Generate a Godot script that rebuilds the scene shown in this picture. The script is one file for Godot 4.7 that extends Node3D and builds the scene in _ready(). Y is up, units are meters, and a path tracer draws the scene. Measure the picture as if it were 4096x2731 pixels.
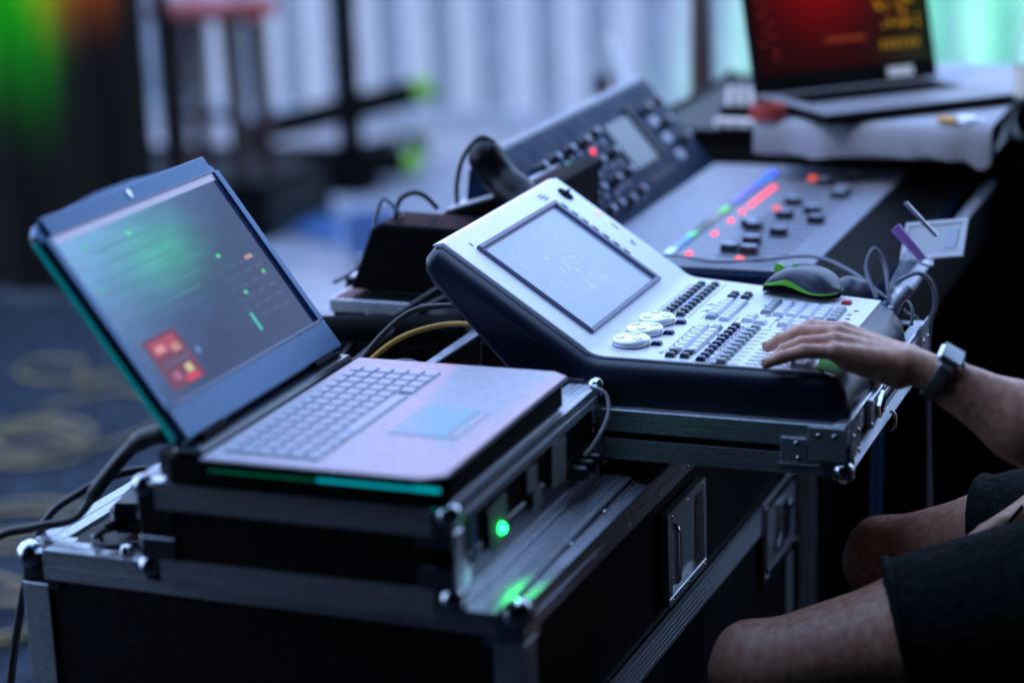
extends Node3D
# A lighting and sound control position at an open-air event: flight cases, laptop, lighting desk, mixing desk.

var M := {}          # materials
var mesh_cache := {}
var used := {}
var rng := RandomNumberGenerator.new()

# ------------------------------------------------------------------ helpers: naming
func numbered(n: String) -> String:
	if not used.has(n):
		used[n] = 0
		return n
	used[n] += 1
	return "%s_%03d" % [n, used[n]]

func thing(called: String, at: Vector3, label: String, category: String, group := "") -> Node3D:
	var o := Node3D.new()
	o.name = numbered(called)
	o.position = at
	o.set_meta("label", label)
	o.set_meta("category", category)
	if group != "":
		o.set_meta("group", group)
	add_child(o)
	return o

func world_of(n: Node) -> Transform3D:
	var t := Transform3D()
	var c: Node = n
	while c != null and c != self:
		if c is Node3D:
			t = (c as Node3D).transform * t
		c = c.get_parent()
	return t

# a part: mesh given in world axes, placed at a world transform
func part(p: Node3D, called: String, mesh: Mesh, m: Material, at := Transform3D()) -> MeshInstance3D:
	var o := MeshInstance3D.new()
	o.name = called
	o.mesh = mesh
	o.material_override = m
	o.transform = world_of(p).affine_inverse() * at
	p.add_child(o, true)
	return o

func at(v: Vector3, rot := Vector3.ZERO) -> Transform3D:
	return Transform3D(Basis.from_euler(rot * PI / 180.0), v)

func bx(p: Node3D, called: String, c: Vector3, s: Vector3, m: Material, ch := 0.0015, rot := Vector3.ZERO) -> MeshInstance3D:
	return part(p, called, cbox(s, ch), m, at(c, rot))

func whole(called: String, mesh: Mesh, m: Material, t: Transform3D, label: String, category: String, group := "") -> MeshInstance3D:
	var o := MeshInstance3D.new()
	o.name = numbered(called)
	o.mesh = mesh
	o.material_override = m
	o.transform = t
	o.set_meta("label", label)
	o.set_meta("category", category)
	if group != "":
		o.set_meta("group", group)
	add_child(o)
	return o

func structure(called: String, mesh: Mesh, m: Material, t := Transform3D()) -> MeshInstance3D:
	var o := MeshInstance3D.new()
	o.name = numbered(called)
	o.mesh = mesh
	o.material_override = m
	o.transform = t
	o.set_meta("kind", "structure")
	add_child(o)
	return o

# ------------------------------------------------------------------ helpers: meshes
func tri(st: SurfaceTool, a: Vector3, b: Vector3, c: Vector3, out: Vector3) -> void:
	var n := (a - c).cross(a - b)
	if n.dot(out) < 0.0:
		var t := b
		b = c
		c = t
		n = -n
	n = n.normalized()
	for v in [a, b, c]:
		st.set_normal(n)
		st.add_vertex(v)

func quad(st: SurfaceTool, a: Vector3, b: Vector3, c: Vector3, d: Vector3, out: Vector3) -> void:
	tri(st, a, b, c, out)
	tri(st, a, c, d, out)

func begin() -> SurfaceTool:
	var st := SurfaceTool.new()
	st.begin(Mesh.PRIMITIVE_TRIANGLES)
	return st

func add_cbox(st: SurfaceTool, s: Vector3, ch: float, t := Transform3D()) -> void:
	var h := s * 0.5
	ch = minf(ch, minf(h.x, minf(h.y, h.z)) * 0.9)
	var V := func(sg: Vector3, ax: int) -> Vector3:
		var q := Vector3(h.x - ch, h.y - ch, h.z - ch)
		q[ax] = h[ax]
		return t * (q * sg)
	for ax in 3:
		var b := (ax + 1) % 3
		var c := (ax + 2) % 3
		for s0 in [-1.0, 1.0]:
			var sg := []
			for k in [[-1.0, -1.0], [1.0, -1.0], [1.0, 1.0], [-1.0, 1.0]]:
				var g := Vector3.ZERO
				g[ax] = s0
				g[b] = k[0]
				g[c] = k[1]
				sg.append(g)
			var o := Vector3.ZERO
			o[ax] = s0
			quad(st, V.call(sg[0], ax), V.call(sg[1], ax), V.call(sg[2], ax), V.call(sg[3], ax), t.basis * o)
	if ch <= 0.0:
		return
	for ax in 3:
		var b := (ax + 1) % 3
		var c := (ax + 2) % 3
		for sb in [-1.0, 1.0]:
			for sc in [-1.0, 1.0]:
				var g0 := Vector3.ZERO
				g0[ax] = -1.0
				g0[b] = sb
				g0[c] = sc
				var g1 := g0
				g1[ax] = 1.0
				var o := Vector3.ZERO
				o[b] = sb
				o[c] = sc
				quad(st, V.call(g0, b), V.call(g1, b), V.call(g1, c), V.call(g0, c), t.basis * o)
	for sx in [-1.0, 1.0]:
		for sy in [-1.0, 1.0]:
			for sz in [-1.0, 1.0]:
				var g := Vector3(sx, sy, sz)
				tri(st, V.call(g, 0), V.call(g, 1), V.call(g, 2), t.basis * g)

func cbox(s: Vector3, ch := 0.0015) -> ArrayMesh:
	var key := "b%.4f_%.4f_%.4f_%.4f" % [s.x, s.y, s.z, ch]
	if not mesh_cache.has(key):
		var st := begin()
		add_cbox(st, s, ch)
		mesh_cache[key] = st.commit()
	return mesh_cache[key]

# key cap: base sx*sz at y=0, narrowing to the top at y=h
func keycap(sx: float, h: float, sz: float, taper := 0.78, ch := 0.0008) -> ArrayMesh:
	var key := "k%.4f_%.4f_%.4f_%.3f" % [sx, h, sz, taper]
	if not mesh_cache.has(key):
		var st := begin()
		var L := [[0.0, 1.0, 0.0], [h * 0.25, 1.0, 0.0], [h - ch, taper + 0.02, 0.0], [h, taper, ch]]
		var rows := []
		for l in L:
			var x: float = sx * 0.5 * l[1] - l[2]
			var z: float = sz * 0.5 * (1.0 - (1.0 - l[1]) * 0.8) - l[2]
			rows.append([Vector3(-x, l[0], -z), Vector3(x, l[0], -z), Vector3(x, l[0], z), Vector3(-x, l[0], z)])
		for r in 3:
			for k in 4:
				var a: Vector3 = rows[r][k]
				var b: Vector3 = rows[r][(k + 1) % 4]
				quad(st, a, b, rows[r + 1][(k + 1) % 4], rows[r + 1][k], Vector3(a.x + b.x, 0.0001, a.z + b.z))
		quad(st, rows[3][0], rows[3][1], rows[3][2], rows[3][3], Vector3.UP)
		mesh_cache[key] = st.commit()
	return mesh_cache[key]

# polygon in x,y swept along z from z0 to z1, ends rounded over r; adjust: optional remap of each vertex
func prism(poly: PackedVector2Array, z0: float, z1: float, r := 0.0, n := 4, smooth_deg := 38.0, remap = null, rin := -1.0) -> ArrayMesh:
	if rin < 0.0:
		rin = r
	var area := 0.0
	var cnt := poly.size()
	for i in cnt:
		area += poly[i].cross(poly[(i + 1) % cnt])
	if area < 0.0:
		poly.reverse()
	var en := []
	for i in cnt:
		var e := (poly[(i + 1) % cnt] - poly[i]).normalized()
		en.append(Vector2(e.y, -e.x))
	var vn := []
	for i in cnt:
		var a: Vector2 = en[(i + cnt - 1) % cnt]
		var b: Vector2 = en[i]
		var m := (a + b).normalized()
		vn.append(m / maxf(0.5, m.dot(a)))
	var secs := []   # [z, inset, nz]
	if r > 0.0:
		for k in n + 1:
			var t := float(k) / n * PI * 0.5
			secs.append([z0 + r * (1.0 - cos(t)), rin * (1.0 - sin(t)), -cos(t)])
		for k in n + 1:
			var t := float(n - k) / n * PI * 0.5
			secs.append([z1 - r * (1.0 - cos(t)), rin * (1.0 - sin(t)), cos(t)])
	else:
		secs = [[z0, 0.0, 0.0], [z1, 0.0, 0.0]]
	var st := begin()
	var P := func(i: int, s: Array) -> Vector3:
		var q: Vector2 = poly[i] - vn[i] * s[1]
		var v := Vector3(q.x, q.y, s[0])
		return remap.call(v) if remap != null else v
	var cs := cos(deg_to_rad(smooth_deg))
	for k in secs.size() - 1:
		var s0: Array = secs[k]
		var s1: Array = secs[k + 1]
		for i in cnt:
			var j := (i + 1) % cnt
			var na: Vector2 = en[i]
			var nb: Vector2 = en[i]
			if en[i].dot(en[(i + cnt - 1) % cnt]) > cs:
				na = (en[i] + en[(i + cnt - 1) % cnt]).normalized()
			if en[i].dot(en[j]) > cs:
				nb = (en[i] + en[j]).normalized()
			var N := func(v: Vector2, s: Array) -> Vector3:
				var c := sqrt(maxf(0.0, 1.0 - s[2] * s[2]))
				return Vector3(v.x * c, v.y * c, s[2]).normalized()
			var a: Vector3 = P.call(i, s0)
			var b: Vector3 = P.call(j, s0)
			var c2: Vector3 = P.call(j, s1)
			var d: Vector3 = P.call(i, s1)
			var vs := [a, b, c2, a, c2, d]
			var ns := [N.call(na, s0), N.call(nb, s0), N.call(nb, s1), N.call(na, s0), N.call(nb, s1), N.call(na, s1)]
			var g := (a - c2).cross(a - b)
			if g.dot(Vector3(en[i].x, en[i].y, 0.0)) < 0.0:
				vs = [a, c2, b, a, d, c2]
				ns = [ns[0], ns[2], ns[1], ns[0], ns[5], ns[2]]
			for q in 6:
				st.set_normal(ns[q])
				st.add_vertex(vs[q])
	for e in [[secs[0], Vector3(0, 0, -1)], [secs[secs.size() - 1], Vector3(0, 0, 1)]]:
		var inner := PackedVector2Array()
		for i in cnt:
			inner.append(poly[i] - vn[i] * e[0][1])
		var idx := Geometry2D.triangulate_polygon(inner)
		if idx.is_empty():
			idx = Geometry2D.triangulate_polygon(poly)
		for q in range(0, idx.size(), 3):
			tri(st, P.call(idx[q], e[0]), P.call(idx[q + 1], e[0]), P.call(idx[q + 2], e[0]), e[1])
	return st.commit()

# flat outline in x,z given thickness in y (0..h)
func slab(poly: PackedVector2Array, h: float, r := 0.0) -> ArrayMesh:
	# prism along z, then turned so that its z becomes y
	var q := PackedVector2Array()
	for v in poly:
		q.append(Vector2(v.x, -v.y))
	return prism(q, 0.0, h, r, 3, 30.0, func(v: Vector3) -> Vector3: return Vector3(v.x, v.z, -v.y))

func rounded_rect(w: float, h: float, r: float, n := 4) -> PackedVector2Array:
	var o := PackedVector2Array()
	for c in 4:
		var cx := (w * 0.5 - r) * (1.0 if c == 0 or c == 3 else -1.0)
		var cy := (h * 0.5 - r) * (1.0 if c < 2 else -1.0)
		for k in n + 1:
			var t := PI * 0.5 * (c + float(k) / n)
			o.append(Vector2(cx + r * cos(t), cy + r * sin(t)))
	return o

func ring_mesh(rings: Array, closed_caps := true, smooth := true) -> ArrayMesh:
	# rings: arrays of Vector3 of equal count, joined in order
	var st := begin()
	var n: int = rings[0].size()
	var nrm := []
	for r in rings.size():
		var row := []
		for k in n:
			var a: Vector3 = rings[maxi(r - 1, 0)][k]
			var b: Vector3 = rings[mini(r + 1, rings.size() - 1)][k]
			var c: Vector3 = rings[r][(k + n - 1) % n]
			var d: Vector3 = rings[r][(k + 1) % n]
			row.append((d - c).cross(b - a).normalized())
		nrm.append(row)
	var mid := Vector3.ZERO
	for k in n:
		mid += rings[0][k] / n
	var mid1 := Vector3.ZERO
	for k in n:
		mid1 += rings[1][k] / n
	var flip := 1.0
	var probe: Vector3 = (rings[0][0] - mid) + (rings[1][0] - mid1)
	if nrm[0][0].dot(probe) + nrm[1][0].dot(probe) < 0.0:
		flip = -1.0
	for r in rings.size() - 1:
		for k in n:
			var j := (k + 1) % n
			var q := [[r, k], [r, j], [r + 1, j], [r, k], [r + 1, j], [r + 1, k]]
			if flip > 0.0:
				q = [[r, k], [r + 1, j], [r, j], [r, k], [r + 1, k], [r + 1, j]]
			for e in q:
				st.set_normal(nrm[e[0]][e[1]] * flip)
				st.add_vertex(rings[e[0]][e[1]])
	if closed_caps:
		for e in [[0, 1], [rings.size() - 1, rings.size() - 2]]:
			var c := Vector3.ZERO
			for k in n:
				c += rings[e[0]][k] / n
			var c2 := Vector3.ZERO
			for k in n:
				c2 += rings[e[1]][k] / n
			for k in n:
				tri(st, c, rings[e[0]][k], rings[e[0]][(k + 1) % n], c - c2)
	return st.commit()

func spline(pts: Array, per := 8) -> PackedVector3Array:
	var o := PackedVector3Array()
	for i in pts.size() - 1:
		var p0: Vector3 = pts[maxi(i - 1, 0)]
		var p1: Vector3 = pts[i]
		var p2: Vector3 = pts[i + 1]
		var p3: Vector3 = pts[mini(i + 2, pts.size() - 1)]
		for k in per:
			o.append(p1.cubic_interpolate(p2, p0, p3, float(k) / per))
	o.append(pts[pts.size() - 1])
	return o

func tube(line: PackedVector3Array, r: Variant, seg := 8) -> ArrayMesh:
	var rings := []
	var u := Vector3.UP
	var n := line.size()
	for i in n:
		var d := (line[mini(i + 1, n - 1)] - line[maxi(i - 1, 0)]).normalized()
		if i == 0:
			u = Vector3.UP if absf(d.y) < 0.9 else Vector3.RIGHT
		var s := d.cross(u).normalized()
		u = s.cross(d).normalized()
		var rr: float = r if r is float else r[i]
		var ring := []
		for k in seg:
			var t := TAU * k / seg
			ring.append(line[i] + (s * cos(t) + u * sin(t)) * rr)
		rings.append(ring)
	return ring_mesh(rings)

func cyl(a: Vector3, b: Vector3, r: float, r2 := -1.0, seg := 14) -> ArrayMesh:
	var l := PackedVector3Array([a, b])
	return tube(l, [r, r2 if r2 >= 0.0 else r], seg)

# profile of (radius, y), turned round y
func lathe(prof: Array, seg := 24) -> ArrayMesh:
	var st := begin()
	var cnt := prof.size()
	var sn := []
	for i in cnt - 1:
		var d: Vector2 = prof[i + 1] - prof[i]
		sn.append(Vector2(d.y, -d.x).normalized())
	for i in cnt - 1:
		var n0: Vector2 = sn[i]
		var n1: Vector2 = sn[i]
		if i > 0 and sn[i - 1].dot(sn[i]) > 0.75:
			n0 = (sn[i - 1] + sn[i]).normalized()
		if i < cnt - 2 and sn[i + 1].dot(sn[i]) > 0.75:
			n1 = (sn[i + 1] + sn[i]).normalized()
		for k in seg:
			var t0 := TAU * k / seg
			var t1 := TAU * (k + 1) / seg
			var q := [[i, t0, n0], [i, t1, n0], [i + 1, t1, n1], [i, t0, n0], [i + 1, t1, n1], [i + 1, t0, n1]]
			for e in q:
				var p: Vector2 = prof[e[0]]
				st.set_normal(Vector3(e[2].x * cos(e[1]), e[2].y, e[2].x * sin(e[1])))
				st.add_vertex(Vector3(p.x * cos(e[1]), p.y, p.x * sin(e[1])))
	return st.commit()

func dome(r: float, h: float) -> ArrayMesh:
	var key := "d%.4f_%.4f" % [r, h]
	if not mesh_cache.has(key):
		var pr := []
		for k in 6:
			var t := PI * 0.5 * k / 5.0
			pr.append(Vector2(maxf(r * cos(t), 0.00001), h * sin(t)))
		mesh_cache[key] = lathe(pr, 12)
	return mesh_cache[key]

# Smooth union of tapered bones, meshed as surface nets. bone: [a, b, ra, rb, blend, flat_end]
func nets(bones: Array, cell: float, clip = null) -> ArrayMesh:
	var lo := Vector3.ONE * 1e9
	var hi := -lo
	for b in bones:
		var r := maxf(b[2], b[3]) + cell * 3.0
		for e in [b[0], b[1]]:
			lo = lo.min(e - Vector3.ONE * r)
			hi = hi.max(e + Vector3.ONE * r)
	var nx := int((hi.x - lo.x) / cell) + 2
	var ny := int((hi.y - lo.y) / cell) + 2
	var nz := int((hi.z - lo.z) / cell) + 2
	var f := PackedFloat32Array()
	f.resize(nx * ny * nz)
	f.fill(1.0)
	for b in bones:
		var a: Vector3 = b[0]
		var e: Vector3 = b[1]
		var ra: float = b[2]
		var rb: float = b[3]
		var kk: float = b[4]
		var flat: bool = b.size() > 5 and b[5]
		var ab := e - a
		var l2 := maxf(ab.length_squared(), 1e-9)
		var len := sqrt(l2)
		var mr := maxf(ra, rb) + kk + cell * 2.0
		var b0 := (a.min(e) - Vector3.ONE * mr - lo) / cell
		var b1 := (a.max(e) + Vector3.ONE * mr - lo) / cell
		for i in range(maxi(int(b0.x), 0), mini(int(b1.x) + 2, nx)):
			for j in range(maxi(int(b0.y), 0), mini(int(b1.y) + 2, ny)):
				var base := (i * ny + j) * nz
				for k in range(maxi(int(b0.z), 0), mini(int(b1.z) + 2, nz)):
					var p := Vector3(lo.x + i * cell, lo.y + j * cell, lo.z + k * cell) - a
					var t := p.dot(ab) / l2
					var tc := clampf(t, 0.0, 1.0)
					var d := (p - ab * tc).length() - ra - (rb - ra) * tc
					if flat and t > 1.0:
						d = maxf((p - ab * t).length() - rb, (t - 1.0) * len)
					var g := f[base + k]
					var h := kk - absf(g - d)
					if h > 0.0:
						f[base + k] = minf(g, d) - h * h / (4.0 * kk)
					elif d < g:
						f[base + k] = d
	var vid := {}
	var verts := PackedVector3Array()
	var norms := PackedVector3Array()
	var idx := PackedInt32Array()
	var sx := ny * nz
	var offs := [0, 1, nz, nz + 1, sx, sx + 1, sx + nz, sx + nz + 1]
	var co := [Vector3(0, 0, 0), Vector3(0, 0, 1), Vector3(0, 1, 0), Vector3(0, 1, 1), Vector3(1, 0, 0), Vector3(1, 0, 1), Vector3(1, 1, 0), Vector3(1, 1, 1)]
	var edges := [[0, 1], [2, 3], [4, 5], [6, 7], [0, 2], [1, 3], [4, 6], [5, 7], [0, 4], [1, 5], [2, 6], [3, 7]]
	for i in range(0, nx - 1):
		for j in range(0, ny - 1):
			var base := (i * ny + j) * nz
			for k in range(0, nz - 1):
				var o := base + k
				var neg := 0
				for q in 8:
					if f[o + offs[q]] < 0.0:
						neg += 1
				if neg == 0 or neg == 8:
					continue
				var s := Vector3.ZERO
				var c := 0
				for e in edges:
					var v0 := f[o + offs[e[0]]]
					var v1 := f[o + offs[e[1]]]
					if (v0 < 0.0) != (v1 < 0.0):
						s += co[e[0]].lerp(co[e[1]], v0 / (v0 - v1))
						c += 1
				s /= c
				vid[o] = verts.size()
				verts.append(lo + (Vector3(i, j, k) + s) * cell)
				var g := Vector3(
					f[o + sx] + f[o + sx + 1] + f[o + sx + nz] + f[o + sx + nz + 1] - f[o] - f[o + 1] - f[o + nz] - f[o + nz + 1],
					f[o + nz] + f[o + nz + 1] + f[o + sx + nz] + f[o + sx + nz + 1] - f[o] - f[o + 1] - f[o + sx] - f[o + sx + 1],
					f[o + 1] + f[o + nz + 1] + f[o + sx + 1] + f[o + sx + nz + 1] - f[o] - f[o + nz] - f[o + sx] - f[o + sx + nz])
				norms.append(g.normalized())
	for i in range(1, nx - 1):
		for j in range(1, ny - 1):
			for k in range(1, nz - 1):
				var o := (i * ny + j) * nz + k
				var v := f[o]
				for ax in 3:
					var step: int = [sx, nz, 1][ax]
					var w := f[o + step]
					if (v < 0.0) == (w < 0.0):
						continue
					var u1: int = [nz, 1, sx][ax]
					var u2: int = [1, sx, nz][ax]
					var q := [o - u1 - u2, o - u2, o, o - u1]
					var ok := true
					for e in q:
						if not vid.has(e):
							ok = false
					if not ok:
						continue
					var a: int = vid[q[0]]
					var b: int = vid[q[1]]
					var c: int = vid[q[2]]
					var d: int = vid[q[3]]
					if clip != null and not clip.call((verts[a] + verts[c]) * 0.5):
						continue
					if v < 0.0:
						idx.append_array([a, c, b, a, d, c])
					else:
						idx.append_array([a, b, c, a, c, d])
	var arr := []
	arr.resize(Mesh.ARRAY_MAX)
	arr[Mesh.ARRAY_VERTEX] = verts
	arr[Mesh.ARRAY_NORMAL] = norms
	arr[Mesh.ARRAY_INDEX] = idx
	var am := ArrayMesh.new()
	am.add_surface_from_arrays(Mesh.PRIMITIVE_TRIANGLES, arr)
	return am

func joined(meshes: Array) -> ArrayMesh:
	var st := begin()
	for m in meshes:
		st.append_from(m, 0, Transform3D())
	return st.commit()

func textured_quad(a: Vector3, u: Vector3, v: Vector3) -> ArrayMesh:
	# corner a, edges u (texture x) and v (texture y, downwards)
	var st := begin()
	var n := v.cross(u).normalized()
	var pts := [[a, Vector2(0, 0)], [a + u, Vector2(1, 0)], [a + u + v, Vector2(1, 1)], [a + v, Vector2(0, 1)]]
	for i in [0, 1, 2, 0, 2, 3]:
		st.set_normal(n)
		st.set_uv(pts[i][1])
		st.add_vertex(pts[i][0])
	return st.commit()

# ------------------------------------------------------------------ helpers: materials
func lin(r: float, g: float, b: float) -> Color:
	return Color(r, g, b).linear_to_srgb()

func noise_tex(seed_: int, freq: float, c0: Color, c1: Color, size := 512, normal := false, strength := 4.0) -> NoiseTexture2D:
	var n := FastNoiseLite.new()
	n.seed = seed_
	n.frequency = freq
	n.fractal_octaves = 5
	var t := NoiseTexture2D.new()
	t.noise = n
	t.width = size
	t.height = size
	t.seamless = true
	if normal:
		t.as_normal_map = true
		t.bump_strength = strength
	else:
		var g := Gradient.new()
		g.set_color(0, c0)
		g.set_color(1, c1)
		g.set_offset(0, 0.25)
		g.set_offset(1, 0.75)
		t.color_ramp = g
	return t

func scuffs(seed_: int) -> NoiseTexture2D:
	# mostly dark with sparse paler rubbed marks
	var t := noise_tex(seed_, 0.035, Color(0.55, 0.55, 0.55), Color(1, 1, 1))
	t.noise.fractal_octaves = 6
	t.color_ramp.set_offset(0, 0.56)
	t.color_ramp.set_offset(1, 0.8)
	return t

func mat(called: String, c: Color, rough := 0.5, metal := 0.0, spec := 0.5) -> StandardMaterial3D:
	var m := StandardMaterial3D.new()
	m.resource_name = called
	m.albedo_color = c
	m.roughness = rough
	m.metallic = metal
	m.metallic_specular = spec
	M[called] = m
	return m

func tri_tex(m: StandardMaterial3D, scale: float, albedo: Texture2D = null, rough: Texture2D = null, nrm: Texture2D = null, depth := 0.3) -> void:
	m.uv1_triplanar = true
	m.uv1_world_triplanar = true
	m.uv1_scale = Vector3.ONE * scale
	if albedo:
		m.albedo_texture = albedo
	if rough:
		m.roughness_texture = rough
	if nrm:
		m.normal_enabled = true
		m.normal_texture = nrm
		m.normal_scale = depth

func glow(called: String, c: Color, energy: float, base := Color(0.05, 0.05, 0.05)) -> StandardMaterial3D:
	var m := mat(called, base, 0.3)
	m.emission_enabled = true
	m.emission = c
	m.emission_energy_multiplier = energy
	return m

func make_materials() -> void:
	var g0 := Color(0.78, 0.78, 0.78)
	var smear := noise_tex(3, 0.012, Color(0.55, 0.55, 0.55), Color(1, 1, 1))
	var fine := noise_tex(7, 0.06, g0, Color(1, 1, 1))
	var bump := noise_tex(11, 0.09, g0, Color.WHITE, 512, true, 3.0)
	var m := mat("brushed_aluminium", lin(0.6, 0.62, 0.66), 0.4, 0.75)
	tri_tex(m, 4.0, noise_tex(8, 0.05, Color(0.9, 0.9, 0.9), Color(1, 1, 1)), noise_tex(9, 0.02, Color(0.8, 0.8, 0.8), Color(1, 1, 1)))
	m = mat("bright_steel", lin(0.72, 0.73, 0.76), 0.24, 1.0)
	tri_tex(m, 5.0, fine, smear)
	m = mat("black_laminate", lin(0.012, 0.012, 0.0125), 0.5, 0.0, 0.3)
	tri_tex(m, 3.0, scuffs(73), null, bump, 0.12)
	m = mat("matt_black", lin(0.0035, 0.0035, 0.004), 0.65, 0.0, 0.15)
	tri_tex(m, 6.0, fine)
	m = mat("gloss_black", lin(0.01, 0.01, 0.012), 0.16)
	m = mat("brown_plywood", lin(0.13, 0.07, 0.045), 0.55)
	tri_tex(m, 4.0, noise_tex(21, 0.02, Color(0.7, 0.66, 0.62), Color(1, 1, 1)), smear)
	m = mat("white_panel", lin(0.88, 0.88, 0.9), 0.42)
	tri_tex(m, 9.0, noise_tex(31, 0.05, Color(0.95, 0.95, 0.96), Color(1, 1, 1)), null, bump, 0.06)
	m = mat("navy_bolster", lin(0.007, 0.013, 0.036), 0.34)
	tri_tex(m, 14.0, fine, null, bump, 0.35)
	m = mat("navy_metal", lin(0.011, 0.028, 0.07), 0.55, 0.0, 0.15)
	tri_tex(m, 6.0, fine, smear)
	m = mat("grey_fader_plate", lin(0.29, 0.3, 0.345), 0.5)
	tri_tex(m, 5.0, noise_tex(33, 0.03, Color(0.86, 0.86, 0.88), Color(1, 1, 1)))
	m = mat("dark_key", lin(0.035, 0.05, 0.06), 0.38)
	m = mat("grey_key", lin(0.3, 0.33, 0.35), 0.45)
	m = mat("blue_key", lin(0.012, 0.02, 0.09), 0.35)
	m = mat("white_key", lin(0.74, 0.75, 0.82), 0.4)
	m = mat("red_key", lin(0.5, 0.03, 0.02), 0.4)
	m = mat("print_grey", lin(0.3, 0.31, 0.36), 0.6)
	m = mat("print_dark", lin(0.06, 0.06, 0.07), 0.6)
	m = mat("bezel_lilac", lin(0.16, 0.16, 0.25), 0.45)
	m = mat("laptop_blue", lin(0.03, 0.12, 0.25), 0.42, 0.2)
	tri_tex(m, 8.0, noise_tex(36, 0.03, Color(0.93, 0.93, 0.94), Color(1, 1, 1)))
	m = mat("silver_deck", lin(0.52, 0.48, 0.52), 0.5, 0.1)
	tri_tex(m, 7.0, noise_tex(35, 0.02, Color(0.93, 0.93, 0.94), Color(1, 1, 1)))
	m = mat("pale_keys", lin(0.5, 0.54, 0.62), 0.5)
	m = mat("skin", lin(0.72, 0.4, 0.265), 0.5)
	tri_tex(m, 6.0, noise_tex(41, 0.02, Color(0.86, 0.76, 0.73), Color(1, 1, 1)), null, bump, 0.1)
	m.subsurf_scatter_enabled = true
	m.subsurf_scatter_strength = 0.12
	m = mat("nail", lin(0.7, 0.42, 0.36), 0.3)
	m = mat("green_shorts", lin(0.006, 0.011, 0.011), 0.9, 0.0, 0.25)
	tri_tex(m, 5.0, fine, null, noise_tex(61, 0.012, g0, Color.WHITE, 512, true, 14.0), 1.0)
	m = mat("black_shirt", lin(0.012, 0.012, 0.014), 0.9)
	tri_tex(m, 30.0, fine, null, bump, 0.5)
	m = mat("hair", lin(0.012, 0.009, 0.008), 0.6)
	m = mat("cable_black", lin(0.012, 0.012, 0.013), 0.45)
	m = mat("cable_yellow", lin(0.5, 0.24, 0.025), 0.5)
	m = mat("cable_grey", lin(0.2, 0.2, 0.25), 0.45)
	m = mat("cable_dusty_yellow", lin(0.14, 0.11, 0.045), 0.6)
	m = mat("mouse_green", lin(0.13, 0.5, 0.01), 0.35)
	m = mat("mouse_grey", lin(0.045, 0.05, 0.075), 0.36)
	m = mat("lime", lin(0.14, 0.33, 0.02), 0.5)
	m = mat("white_cloth", lin(0.32, 0.33, 0.38), 0.85)
	tri_tex(m, 25.0, noise_tex(51, 0.05, Color(0.9, 0.9, 0.9), Color(1, 1, 1)), null, bump, 0.3)
	m = mat("paper", lin(0.55, 0.55, 0.55), 0.8)
	tri_tex(m, 10.0, noise_tex(53, 0.03, Color(0.92, 0.92, 0.9), Color(1, 1, 1)))
	m = mat("fence_white", lin(0.47, 0.48, 0.52), 0.6)
	tri_tex(m, 1.5, noise_tex(55, 0.02, Color(0.86, 0.86, 0.87), Color(1, 1, 1)))
	m = mat("backing_blue", lin(0.27, 0.32, 0.39), 0.8)
	tri_tex(m, 1.0, noise_tex(56, 0.02, Color(0.85, 0.85, 0.87), Color(1, 1, 1)))
	m = mat("asphalt", lin(0.024, 0.034, 0.052), 0.8, 0.0, 0.2)
	tri_tex(m, 0.7, noise_tex(57, 0.03, Color(0.5, 0.52, 0.56), Color(1, 1, 1), 1024), smear, noise_tex(58, 0.05, g0, Color.WHITE, 512, true, 6.0), 0.25)
	m = mat("pale_paving", lin(0.28, 0.28, 0.31), 0.85)
	tri_tex(m, 0.6, noise_tex(59, 0.03, Color(0.8, 0.8, 0.82), Color(1, 1, 1)), smear)
	m = mat("shade_tent_black", lin(0.012, 0.012, 0.013), 0.95, 0.0, 0.2)
	tri_tex(m, 2.0, fine)
	m = mat("drape_charcoal", lin(0.0045, 0.0045, 0.0045), 0.9, 0.0, 0.2)
	tri_tex(m, 3.0, fine)
	m = mat("red_vinyl", lin(0.3, 0.03, 0.025), 0.5)
	m = mat("brown_leg", lin(0.035, 0.012, 0.011), 0.5)
	m = mat("tarp_blue", lin(0.03, 0.085, 0.22), 0.6)
	m = mat("bag_white", lin(0.6, 0.58, 0.6), 0.8)
	m = mat("watch_steel", lin(0.55, 0.56, 0.58), 0.28, 0.9)
	m = mat("pen_purple", lin(0.42, 0.22, 0.6), 0.35)
	m = mat("sticker_green", lin(0.08, 0.6, 0.06), 0.5)
	m = mat("tape_white", lin(0.7, 0.69, 0.67), 0.6)
	m = mat("old_tape", lin(0.3, 0.3, 0.29), 0.7)
	tri_tex(m, 20.0, noise_tex(71, 0.04, Color(0.6, 0.6, 0.58), Color(1, 1, 1)))
	m = mat("dark_deck", lin(0.16, 0.16, 0.18), 0.5)
	m = mat("slot_dark", lin(0.02, 0.02, 0.024), 0.6)
	m = mat("knob_cap", lin(0.025, 0.027, 0.034), 0.3)
	m = mat("knob_pale", lin(0.36, 0.39, 0.48), 0.35)
	m = mat("wheel_silver", lin(0.86, 0.86, 0.88), 0.3, 0.35)
	var gl := mat("clear_plastic", Color(0.85, 0.9, 0.95, 0.1), 0.05)
	gl.transparency = BaseMaterial3D.TRANSPARENCY_ALPHA
	glow("led_green", Color(0.1, 1.0, 0.4), 2.5)
	glow("led_red", Color(1.0, 0.2, 0.2), 0.6)
	glow("led_orange", Color(1.0, 0.36, 0.22), 0.35)
	glow("led_blue", Color(0.12, 0.25, 1.0), 0.9)
	glow("led_sky", Color(0.1, 0.45, 1.0), 0.3)
	glow("led_purple", Color(0.35, 0.35, 1.0), 0.22)
	glow("led_teal", Color(0.0, 0.8, 0.5), 0.25)
	glow("led_lime", Color(0.35, 0.85, 0.3), 0.25)
	glow("led_white", Color(0.5, 0.68, 1.0), 0.5)
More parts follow.
